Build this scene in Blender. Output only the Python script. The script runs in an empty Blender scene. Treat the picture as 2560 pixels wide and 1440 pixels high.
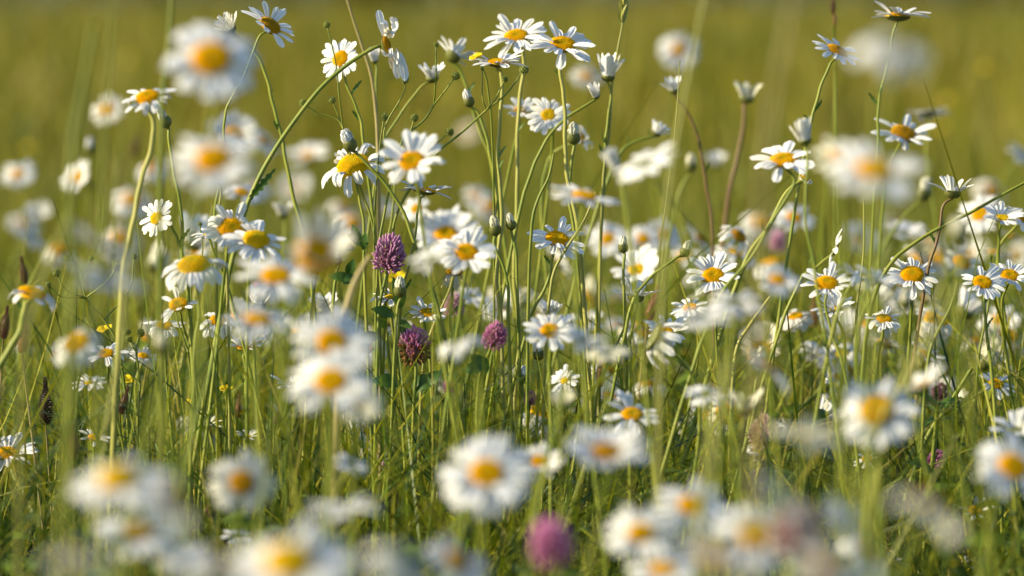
import bpy, math, random
import numpy as np
from mathutils import Vector, Matrix, Quaternion

random.seed(11)
rng = np.random.default_rng(7)
SC = bpy.context.scene
COL = SC.collection
rad = math.radians

# ------------------------------------------------------------------ camera, sky, sun, exposure
H, PITCH, LENS, FOCUS = 0.62, rad(4.3), 150.0, 3.0
cam = bpy.data.cameras.new("camera")
cam.lens = LENS; cam.sensor_width = 36.0
cam.clip_start = 0.05; cam.clip_end = 1500.0
cam.dof.use_dof = True; cam.dof.focus_distance = FOCUS; cam.dof.aperture_fstop = 5.4
cam_o = bpy.data.objects.new("camera", cam)
cam_o.location = (0, 0, H); cam_o.rotation_euler = (math.pi / 2 - PITCH, 0, 0)
COL.objects.link(cam_o); SC.camera = cam_o

SUN_AZ, SUN_EL = rad(-98.0), rad(25.0)          # azimuth from +Y towards +X
world = bpy.data.worlds.new("World"); SC.world = world; world.use_nodes = True
wn = world.node_tree
sky = wn.nodes.new('ShaderNodeTexSky'); sky.sky_type = 'NISHITA'; sky.sun_disc = False
sky.sun_elevation = SUN_EL; sky.sun_rotation = SUN_AZ; sky.ozone_density = 3.5; sky.air_density = 1.2
bgn = wn.nodes['Background']; wn.links.new(sky.outputs[0], bgn.inputs[0]); bgn.inputs[1].default_value = 0.108
sl = bpy.data.lights.new("sun", 'SUN'); sl.energy = 5.0; sl.angle = rad(0.5); sl.color = (1.0, 0.86, 0.565)
so = bpy.data.objects.new("sun", sl); COL.objects.link(so)
S = Vector((math.sin(SUN_AZ) * math.cos(SUN_EL), math.cos(SUN_AZ) * math.cos(SUN_EL), math.sin(SUN_EL)))
so.rotation_euler = (-S).to_track_quat('-Z', 'Y').to_euler(); so.location = S * 20
SC.view_settings.view_transform = 'Standard'; SC.view_settings.look = 'None'
SC.view_settings.exposure = 0.78; SC.view_settings.gamma = 1.0
SC.render.engine = 'CYCLES'
SC.cycles.use_denoising = True
SC.cycles.max_bounces = 7; SC.cycles.diffuse_bounces = 4; SC.cycles.transmission_bounces = 4
SC.cycles.glossy_bounces = 2
SC.cycles.caustics_reflective = False; SC.cycles.caustics_refractive = False

FPX = 2560.0 * LENS / 36.0
FWD = Vector((0, math.cos(PITCH), -math.sin(PITCH))); UP = Vector((0, math.sin(PITCH), math.cos(PITCH)))
def P(px, py, d):
    """the place in the meadow seen at photo pixel (px, py), d metres away"""
    return Vector((0, 0, H)) + FWD * d + Vector(((px - 1280) / FPX * d, 0, 0)) + UP * ((720 - py) / FPX * d)

# ------------------------------------------------------------------ materials
def new_mat(name):
    m = bpy.data.materials.new(name); m.use_nodes = True
    nt = m.node_tree; nt.nodes.clear()
    out = nt.nodes.new('ShaderNodeOutputMaterial')
    return m, nt, out
def N(nt, t, **kw):
    n = nt.nodes.new(t)
    for k, v in kw.items(): setattr(n, k, v)
    return n
def leafy(nt, out, col_socket, trans, rough=0.55, spec=0.3, tcol=None):
    p = N(nt, 'ShaderNodeBsdfPrincipled'); p.inputs['Roughness'].default_value = rough
    p.inputs['Specular IOR Level'].default_value = spec
    nt.links.new(col_socket, p.inputs['Base Color'])
    t = N(nt, 'ShaderNodeBsdfTranslucent'); nt.links.new(tcol or col_socket, t.inputs[0])
    mx = N(nt, 'ShaderNodeMixShader'); mx.inputs[0].default_value = trans
    nt.links.new(p.outputs[0], mx.inputs[1]); nt.links.new(t.outputs[0], mx.inputs[2])
    nt.links.new(mx.outputs[0], out.inputs[0])
    return p
def ramp(nt, fac, stops):
    r = N(nt, 'ShaderNodeValToRGB')
    while len(r.color_ramp.elements) < len(stops): r.color_ramp.elements.new(0.5)
    for e, (pos, c) in zip(r.color_ramp.elements, stops):
        e.position = pos; e.color = (*c, 1)
    nt.links.new(fac, r.inputs[0]); return r.outputs[0]
def noise(nt, scale, detail=3.0, coord='Object'):
    tc = N(nt, 'ShaderNodeTexCoord'); n = N(nt, 'ShaderNodeTexNoise')
    n.inputs['Scale'].default_value = scale; n.inputs['Detail'].default_value = detail
    nt.links.new(tc.outputs[coord], n.inputs['Vector']); return n.outputs[0]
def bump(nt, p, height, strength, dist):
    b = N(nt, 'ShaderNodeBump'); b.inputs['Strength'].default_value = strength; b.inputs['Distance'].default_value = dist
    nt.links.new(height, b.inputs['Height']); nt.links.new(b.outputs[0], p.inputs['Normal'])

M = {}
def mk_petal(name, c0, c1):
    m, nt, out = new_mat(name)
    c = ramp(nt, noise(nt, 90.0, 4.0), [(0.3, c0), (0.7, c1)])
    oi = N(nt, 'ShaderNodeObjectInfo'); mu = N(nt, 'ShaderNodeMix', data_type='RGBA', blend_type='MULTIPLY'); mu.inputs[0].default_value = 1.0
    age = ramp(nt, oi.outputs['Random'], [(0.0, (.86, .84, .76)), (0.25, (.97, .97, .95)), (0.6, (1, 1, 1))])
    nt.links.new(c, mu.inputs[6]); nt.links.new(age, mu.inputs[7])
    leafy(nt, out, mu.outputs[2], 0.2, 0.6, 0.15); return m
M['petal'] = mk_petal('white_petal', (0.80, 0.80, 0.79), (0.87, 0.87, 0.87))
M['petal_cream'] = mk_petal('cream_petal', (0.74, 0.72, 0.56), (0.84, 0.82, 0.68))
M['petal_yellow'] = mk_petal('buttercup_petal', (0.78, 0.56, 0.012), (0.85, 0.64, 0.02))
def mk_disc(name, mid, rim):
    m, nt, out = new_mat(name)
    tc = N(nt, 'ShaderNodeTexCoord'); sx = N(nt, 'ShaderNodeVectorMath', operation='MULTIPLY')
    sx.inputs[1].default_value = (1, 1, 0); nt.links.new(tc.outputs['Object'], sx.inputs[0])
    ln = N(nt, 'ShaderNodeVectorMath', operation='LENGTH'); nt.links.new(sx.outputs[0], ln.inputs[0])
    ad = N(nt, 'ShaderNodeMath', operation='MULTIPLY_ADD'); nt.links.new(ln.outputs['Value'], ad.inputs[0])
    ad.inputs[1].default_value = 3.0
    nz = N(nt, 'ShaderNodeMath', operation='MULTIPLY_ADD'); nt.links.new(noise(nt, 14.0, 2.0), nz.inputs[0])
    nz.inputs[1].default_value = 0.5; nz.inputs[2].default_value = -0.25
    nt.links.new(nz.outputs[0], ad.inputs[2])
    c = ramp(nt, ad.outputs[0], [(0.1, mid), (0.7, rim)])
    leafy(nt, out, c, 0.06, 0.8, 0.05); return m
M['disc'] = mk_disc('orange_disc', (0.46, 0.33, 0.006), (0.80, 0.43, 0.003))
M['disc_yellow'] = mk_disc('yellow_disc', (0.56, 0.44, 0.012), (0.78, 0.50, 0.008))
M['disc_old'] = mk_disc('old_disc', (0.40, 0.22, 0.012), (0.55, 0.29, 0.012))
def mk_green(name, c0, c1, trans=0.15, sc=60.0):
    m, nt, out = new_mat(name)
    c = ramp(nt, noise(nt, sc, 4.0), [(0.35, c0), (0.68, c1)])
    leafy(nt, out, c, trans, 0.5, 0.35); return m
M['stem'] = mk_green('green_stem', (0.15, 0.205, 0.02), (0.29, 0.305, 0.045), 0.12, 40)
M['stem_pale'] = mk_green('pale_stem', (0.29, 0.30, 0.06), (0.40, 0.38, 0.10), 0.12, 40)
M['stem_red'] = mk_green('reddish_stem', (0.13, 0.07, 0.025), (0.17, 0.12, 0.04), 0.05, 40)
M['straw'] = mk_green('straw_stalk', (0.34, 0.27, 0.10), (0.46, 0.38, 0.17), 0.12, 50)
M['calyx'] = mk_green('bract_green', (0.09, 0.10, 0.02), (0.24, 0.25, 0.06), 0.1, 300)
M['leaf'] = mk_green('dark_leaf', (0.04, 0.10, 0.012), (0.085, 0.17, 0.02), 0.25, 120)
M['seed'] = mk_green('green_seed', (0.13, 0.17, 0.02), (0.24, 0.26, 0.035), 0.1, 300)
M['brown'] = mk_green('brown_head', (0.07, 0.032, 0.014), (0.18, 0.09, 0.035), 0.03, 400)
M['brown_dark'] = mk_green('dark_brown_head', (0.020, 0.011, 0.007), (0.06, 0.03, 0.014), 0.02, 400)
M['tan'] = mk_green('tan_head', (0.22, 0.12, 0.04), (0.36, 0.21, 0.08), 0.05, 400)
M['withered'] = mk_green('withered_petal', (0.50, 0.40, 0.22), (0.75, 0.70, 0.55), 0.2, 200)
def mk_attr(name, trans, rough=0.5, spec=0.3, yellow=True):
    m, nt, out = new_mat(name)
    a = N(nt, 'ShaderNodeAttribute'); a.attribute_name = 'tint'
    t = None
    if yellow:
        mu = N(nt, 'ShaderNodeMix', data_type='RGBA', blend_type='MULTIPLY'); mu.inputs[0].default_value = 1.0
        nt.links.new(a.outputs['Color'], mu.inputs[6]); mu.inputs[7].default_value = (1.4, 1.3, 0.4, 1)
        t = mu.outputs[2]
    leafy(nt, out, a.outputs['Color'], trans, rough, spec, t); return m
M['grass'] = mk_attr('grass_blade', 0.24, 0.45, 0.25)
M['foliage'] = mk_attr('hedge_leaf', 0.2, 0.8, 0.03)
M['floret'] = mk_attr('clover_floret', 0.25, 0.6, 0.2, False)

# ------------------------------------------------------------------ mesh helpers
def mesh(name, verts, faces, mats, smooth=True, mi=None, tint=None):
    me = bpy.data.meshes.new(name)
    me.from_pydata([tuple(v) for v in verts], [], faces)
    for m in (mats if isinstance(mats, (list, tuple)) else [mats]): me.materials.append(m)
    if smooth: me.polygons.foreach_set('use_smooth', [True] * len(faces))
    if mi is not None: me.polygons.foreach_set('material_index', mi)
    if tint is not None:
        at = me.color_attributes.new('tint', 'FLOAT_COLOR', 'POINT')
        at.data.foreach_set('color', np.asarray(tint, dtype=np.float32).ravel())
    me.update(); return me
def add(name, me, parent=None, mat=None):
    o = bpy.data.objects.new(name, me); COL.objects.link(o)
    if parent is not None: o.parent = parent
    if mat is not None: o.matrix_basis = mat
    return o
def thing(name, loc, label, cat, group=None):
    o = bpy.data.objects.new(name, None); COL.objects.link(o); o.location = loc
    o.empty_display_size = 0.02
    o['label'] = label; o['category'] = cat
    if group: o['group'] = group
    return o
def spline(pts, n):
    """centripetal Catmull-Rom through pts (no overshoot where spacing is uneven)"""
    pts = [Vector(p) for p in pts]
    if len(pts) < 3: pts = [pts[0], pts[0].lerp(pts[-1], .5), pts[-1]]
    q = [pts[0] * 2 - pts[1]] + pts + [pts[-1] * 2 - pts[-2]]
    out = []
    for i in range(1, len(q) - 2):
        p0, p1, p2, p3 = q[i - 1], q[i], q[i + 1], q[i + 2]
        t1 = max(1e-4, (p1 - p0).length ** .5); t2 = t1 + max(1e-4, (p2 - p1).length ** .5); t3 = t2 + max(1e-4, (p3 - p2).length ** .5)
        for k in range(n):
            t = t1 + (t2 - t1) * k / n
            a1 = p0 * ((t1 - t) / t1) + p1 * (t / t1); a2 = p1 * ((t2 - t) / (t2 - t1)) + p2 * ((t - t1) / (t2 - t1)); a3 = p2 * ((t3 - t) / (t3 - t2)) + p3 * ((t - t2) / (t3 - t2))
            b1 = a1 * ((t2 - t) / t2) + a2 * (t / t2); b2 = a2 * ((t3 - t) / (t3 - t1)) + a3 * ((t - t1) / (t3 - t1))
            out.append(b1 * ((t2 - t) / (t2 - t1)) + b2 * ((t - t1) / (t2 - t1)))
    out.append(pts[-1]); return out
def tube_data(path, r0, r1, sides=7, ridge=0.0):
    v, f = [], []
    n = len(path); up = Vector((0.3, 0.9, 0.2))
    for i, p in enumerate(path):
        t = (path[min(i + 1, n - 1)] - path[max(i - 1, 0)]).normalized()
        a = t.cross(up).normalized(); b = t.cross(a).normalized()
        r = r0 + (r1 - r0) * i / max(n - 1, 1)
        for k in range(sides):
            an = 2 * math.pi * k / sides
            rr = r * (1 + ridge * (1 if k % 2 else -1))
            v.append(p + a * (math.cos(an) * rr) + b * (math.sin(an) * rr))
    for i in range(n - 1):
        for k in range(sides):
            k2 = (k + 1) % sides
            f.append((i * sides + k, i * sides + k2, (i + 1) * sides + k2, (i + 1) * sides + k))
    f.append(tuple(range(sides))); f.append(tuple(range((n - 1) * sides, n * sides)))
    return v, f
def lathe(profile, sides, wob=0.0):
    v, f = [], []
    for (r, z) in profile:
        for k in range(sides):
            an = 2 * math.pi * k / sides; rr = r * (1 + wob * math.cos(k * math.pi))
            v.append(Vector((rr * math.cos(an), rr * math.sin(an), z)))
    m = len(profile)
    for i in range(m - 1):
        for k in range(sides):
            k2 = (k + 1) % sides
            f.append((i * sides + k, i * sides + k2, (i + 1) * sides + k2, (i + 1) * sides + k))
    f.append(tuple(range((m - 1) * sides, m * sides)))
    return v, f
def merge(parts):
    v, f, mi = [], [], []
    for a, b, m in parts:
        o = len(v); v += list(a); f += [tuple(i + o for i in q) for q in b]; mi += [m] * len(b)
    return v, f, mi
def frame(n, roll):
    n = Vector(n).normalized()
    q = Vector((0, 0, 1)).rotation_difference(n)
    return q.to_matrix().to_4x4() @ Matrix.Rotation(roll, 4, 'Z')

# ------------------------------------------------------------------ daisy parts (flower radius 1, axis +z)
CURL = {   # elevation of the petal along its length, degrees
    'flat': lambda t: 12 - 24 * t, 'wavy': lambda t: 22 - 60 * t + 28 * t * t, 'saucer': lambda t: 34 - 26 * t,
    'droop': lambda t: 24 - 105 * t, 'hang': lambda t: 5 - 150 * t, 'curl': lambda t: 38 - 210 * max(0, t - .35),
    'cup': lambda t: 66 - 18 * t, 'tight': lambda t: 84 - 4 * t, 'bud': lambda t: 70 + 62 * t, 'back': lambda t: -35 - 45 * t}
ROOT = {'cup': .20, 'tight': .17, 'bud': .17}
def petal_geo(kind, seed, wide=1.0):
    r = random.Random(kind + str(seed))
    nl, nw = 11, 7
    w0 = r.uniform(.100, .132) * wide; tw = r.uniform(-14, 14) if kind not in ('bud', 'tight') else r.uniform(-5, 5)
    jit = r.uniform(-9, 9); bend = r.uniform(-7, 7); fold = r.uniform(.08, .34); notch = [r.uniform(0, .05) for _ in range(3)]
    L = (.74 if kind == 'bud' else .74) * r.uniform(.92, 1.05)
    x, z, y0 = ROOT.get(kind, .25), .0, 0.0
    v = []
    for i in range(nl + 1):
        t = i / nl
        th = rad(CURL[kind](t) + jit * (0.3 if kind == 'bud' else 1))
        if i:
            x += L / nl * math.cos(th); z += L / nl * math.sin(th); y0 += L / nl * math.sin(rad(bend * t))
        w = w0 * (.42 + .58 * min(1, t * 1.9) ** .8)
        if t > .76: w *= max(.10, 1 - ((t - .76) / .25) ** 2.1) ** .5
        a = rad(tw * t)
        for k in range(nw):
            s = k / (nw - 1) * 2 - 1
            gz = -fold * w * (s * s) + .028 * math.cos(s * math.pi * 2.0) * math.sin(math.pi * t)
            back = 0.0
            if t > .9: back = notch[(k // 2) % 3] * (1 if k % 2 == 0 else .2)
            cy, cz = s * w, gz
            yy = cy * math.cos(a) - cz * math.sin(a); zz = cy * math.sin(a) + cz * math.cos(a)
            v.append(Vector((x - back * math.cos(th) - zz * math.sin(th), y0 + yy, z + zz * math.cos(th) - back * math.sin(th))))
    f = [(i * nw + k, i * nw + k + 1, (i + 1) * nw + k + 1, (i + 1) * nw + k) for i in range(nl) for k in range(nw - 1)]
    return v, f
PETAL = {}
def petal_mesh(kind, seed, mat='petal', wide=1.0):
    key = (kind, seed, mat, wide)
    if key not in PETAL:
        v, f = petal_geo(kind, seed, wide); PETAL[key] = (mesh('petal', v, f, M[mat]), max(a.x for a in v))
    return PETAL[key]
RING = {}
def ring_mesh(kind, seed, mat='petal', n=20, wide=1.0):
    key = (kind, seed, mat, n, wide)
    if key not in RING:
        r = random.Random(str(key)); parts = []
        for i in range(n):
            if r.random() < .05: continue
            v, f = petal_geo(kind, r.randrange(6), wide)
            m = Matrix.Rotation((i + r.uniform(-.25, .25)) * 2 * math.pi / n, 3, 'Z') @ Matrix.Rotation(rad(r.uniform(-10, 10)), 3, 'Y')
            parts.append(([m @ (a * r.uniform(.9, 1.05)) for a in v], f, 0))
        v, f, _ = merge(parts); RING[key] = mesh('petal_ring', v, f, M[mat])
    return RING[key]
DISC = {}
def disc_mesh(style):
    """a dome of florets; style: (size, dome height, dimple, material)"""
    if style in DISC: return DISC[style]
    rd, h, dim, mat = {'n': (.335, .12, .35, 'disc'), 'big': (.39, .20, .15, 'disc'), 'dome': (.36, .27, .05, 'disc_yellow'), 'young': (.30, .06, .5, 'disc_yellow'),
                       'old': (.34, .16, .1, 'disc_old'), 'tiny': (.2, .05, .3, 'disc_yellow')}[style]
    def hz(q): return h * math.sqrt(max(0, 1 - (q * .97) ** 2)) - dim * h * math.exp(-(q / .38) ** 2)
    prof = [(rd * 1.0, -.03)] + [(rd * q, hz(q)) for q in (1, .97, .9, .8, .65, .5, .35, .2, .08)]
    v, f = lathe(prof, 24); parts = [(v, f, 0)]
    n = 290
    for i in range(n):
        q = math.sqrt((i + .5) / n); an = i * 2.399963
        c = Vector((rd * q * math.cos(an), rd * q * math.sin(an), hz(q)))
        g = Vector((math.cos(an) * q * .9, math.sin(an) * q * .9, max(.25, 1 - q * .8))).normalized()
        s = rd * (.034 + .024 * q); a = g.orthogonal().normalized(); b = g.cross(a)
        hh = s * random.Random(i).uniform(1.0, 2.0)
        vv = [c + a * s, c + b * s, c - a * s, c - b * s, c + a * s * .8 + g * hh, c + b * s * .8 + g * hh, c - a * s * .8 + g * hh, c - b * s * .8 + g * hh, c + g * hh * 1.35]
        ff = [(0, 1, 5, 4), (1, 2, 6, 5), (2, 3, 7, 6), (3, 0, 4, 7), (4, 5, 8), (5, 6, 8), (6, 7, 8), (7, 4, 8)]
        parts.append((vv, ff, 0))
    v, f, _ = merge(parts); DISC[style] = mesh('disc', v, f, M[mat]); return DISC[style]
CALYX = {}
def calyx_mesh(kind):
    if kind in CALYX: return CALYX[kind]
    if kind == 'bud': prof = [(.04, -.34), (.14, -.33), (.24, -.24), (.29, -.10), (.285, .04), (.24, .16), (.17, .22)]
    elif kind == 'cup': prof = [(.04, -.20), (.14, -.19), (.23, -.13), (.28, -.03), (.27, .06), (.2, .07)]
    else: prof = [(.04, -.13), (.14, -.12), (.25, -.08), (.33, -.02), (.33, .0), (.2, .01)]
    v, f = lathe(prof, 24, .035); parts = [(v, f, 0)]
    for row in range(3):                                   # overlapping bracts
        for k in range(13):
            an = (k + row * .5) * 2 * math.pi / 13
            i0 = min(row + 1, len(prof) - 3)
            pts = []
            for (dr, j, hw) in ((1.03, i0, .055), (1.07, i0 + 1, .06), (1.10, min(i0 + 2, len(prof) - 1), .015)):
                rr, zz = prof[j]; rr = rr * dr
                for sgn in (-1, 1):
                    pts.append(Vector((rr * math.cos(an) - sgn * hw * math.sin(an), rr * math.sin(an) + sgn * hw * math.cos(an), zz)))
            parts.append((pts, [(0, 1, 3, 2), (2, 3, 5, 4)], 0))
    v, f, _ = merge(parts); CALYX[kind] = mesh('calyx', v, f, M['calyx']); return CALYX[kind]

def leaf_geo(base, tip, width, up, teeth=0.0, n=9):
    d = tip - base; side = d.cross(up).normalized(); nrm = side.cross(d).normalized()
    v, f = [], []
    for i in range(n + 1):
        t = i / n; w = width * math.sin(math.pi * min(1, .08 + t * .92)) ** .8 * (1 + teeth * (1 if i % 2 else -1))
        c = base + d * t + nrm * (d.length * .12 * math.sin(math.pi * t))
        v += [c - side * w + nrm * w * .25, c, c + side * w + nrm * w * .25]
    for i in range(n):
        a = i * 3; f += [(a, a + 1, a + 4, a + 3), (a + 1, a + 2, a + 5, a + 4)]
    return v, f

def stem_path(head, n, path, d, rnd, out_len):
    """head: underside of the flower; path: photo pixels the stem passes (top to bottom)"""
    n = Vector(n).normalized()
    pts = [head]
    if path:
        for (x, y) in path: pts.append(P(x, y, d))
        last, prev = pts[-1], pts[-2]
        sl = (last.x - prev.x) / max(.005, prev.z - last.z)
        sl = max(-.55, min(.55, sl)) * .5
        if last.z > .03: pts.append(Vector((last.x + sl * last.z, last.y + rnd.uniform(-.02, .03), 0)))
    else:
        k = head - n * out_len
        if n.z < .5: k.z -= out_len * .6
        pts.append(k)
        lean = Vector((rnd.uniform(-.1, .1), rnd.uniform(-.03, .06), 0)) * (k.z / .4)
        pts.append(Vector((k.x, k.y, k.z * .62)) + lean * .35 - Vector((n.x, n.y, 0)) * .012)
        pts.append(Vector((k.x + lean.x, k.y + lean.y, 0)))
    return pts

SHARP_PETALS = 0.42
def daisy(x, y, px, d, n, curl, disc, path, label, name='daisy', cat='daisy', npet=None, mat='petal', wide=1.0, group=None,
          stem='stem', gap=0.04, calyx=None, thick=1.0, far=False, leaves=0):
    rnd = random.Random(f"{x},{y},{d}")
    nw = Vector((n[0], -n[1], n[2])).normalized()
    curls = curl.split('+')
    ext = {'bud': .40, 'tight': .46}.get(curls[0]) or petal_mesh(curls[0], 0)[1]
    R = px * d / FPX / 2 / ext
    head = P(x, y, d)
    F = frame(nw, rnd.uniform(0, 6.28))
    cal = calyx or ('bud' if curls[0] == 'bud' else 'cup' if curls[0] in ('cup', 'tight') else 'open')
    dep = {'bud': .33, 'cup': .19, 'open': .12}[cal] * R * (.72 if curls[0] == 'tight' else 1)
    pts = stem_path(head - nw * dep, nw, path, d, rnd, .03)
    base = Vector((pts[-1].x, pts[-1].y, 0))
    t = thing(name, base, label, cat, group)
    W = Matrix.Translation(head - base) @ F @ Matrix.Scale(R, 4)
    # stem
    sp = spline([p - base for p in pts], 7 if not far else 3)
    w1, w2 = rnd.uniform(0, 6), rnd.uniform(0, 6)
    sp = [p + Vector((math.sin(i * .35 + w1) * .0011 + math.sin(i * 1.1 + w2) * .00022, 0, 0)) * min(1, i / 3) for i, p in enumerate(sp)]
    r = (.00092 + rnd.uniform(0, .00035)) * thick
    v, f = tube_data(sp, r * .85, r * 1.25, 7 if not far else 4, .12 if not far else 0)
    st = add('stem', mesh('stem', v, f, M[stem]), t)
    for k in range(leaves):
        j = rnd.randrange(len(sp) // 4, 3 * len(sp) // 4); b = sp[j]
        an = rnd.uniform(0, 6.28); L = rnd.uniform(.008, .016)
        tip = b + Vector((math.cos(an) * L * .6, math.sin(an) * L * .4, L * .8))
        v, f = leaf_geo(b, tip, L * .09, Vector((math.sin(an), -math.cos(an), .3)), .35)
        add('leaf', mesh('leaf', v, f, M['leaf']), st)
    add('calyx', calyx_mesh(cal), t, W @ Matrix.Scale(.72, 4) if curls[0] == 'tight' else W)
    if disc: add('disc', disc_mesh(disc), t, W)
    npet = npet or rnd.randint(18, 23)
    if far or abs(d - FOCUS) > SHARP_PETALS or curls[0] == 'bud' or px < 75:
        add('petal_ring' if curls[0] not in ('bud', 'tight') else 'petal_tuft', ring_mesh(curls[0], rnd.randrange(3), mat, npet if npet < 17 else 20, wide), t, W)
    else:
        for i in range(npet):
            if rnd.random() < gap: continue
            c = curls[0] if len(curls) == 1 or rnd.random() < .6 else curls[rnd.randrange(1, len(curls))]
            me = petal_mesh(c, rnd.randrange(6), mat, wide)[0]
            m = Matrix.Rotation((i + rnd.uniform(-.28, .28)) * 2 * math.pi / npet, 4, 'Z') @ Matrix.Translation((0, 0, .012 * (i % 3))) @ Matrix.Rotation(rad(rnd.uniform(-9, 7)), 4, 'Y') @ Matrix.Scale(rnd.choice([rnd.uniform(.88, 1.06), rnd.uniform(.7, 1.0)]), 4)
            add('petal', me, t, W @ m)
    return t

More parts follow.
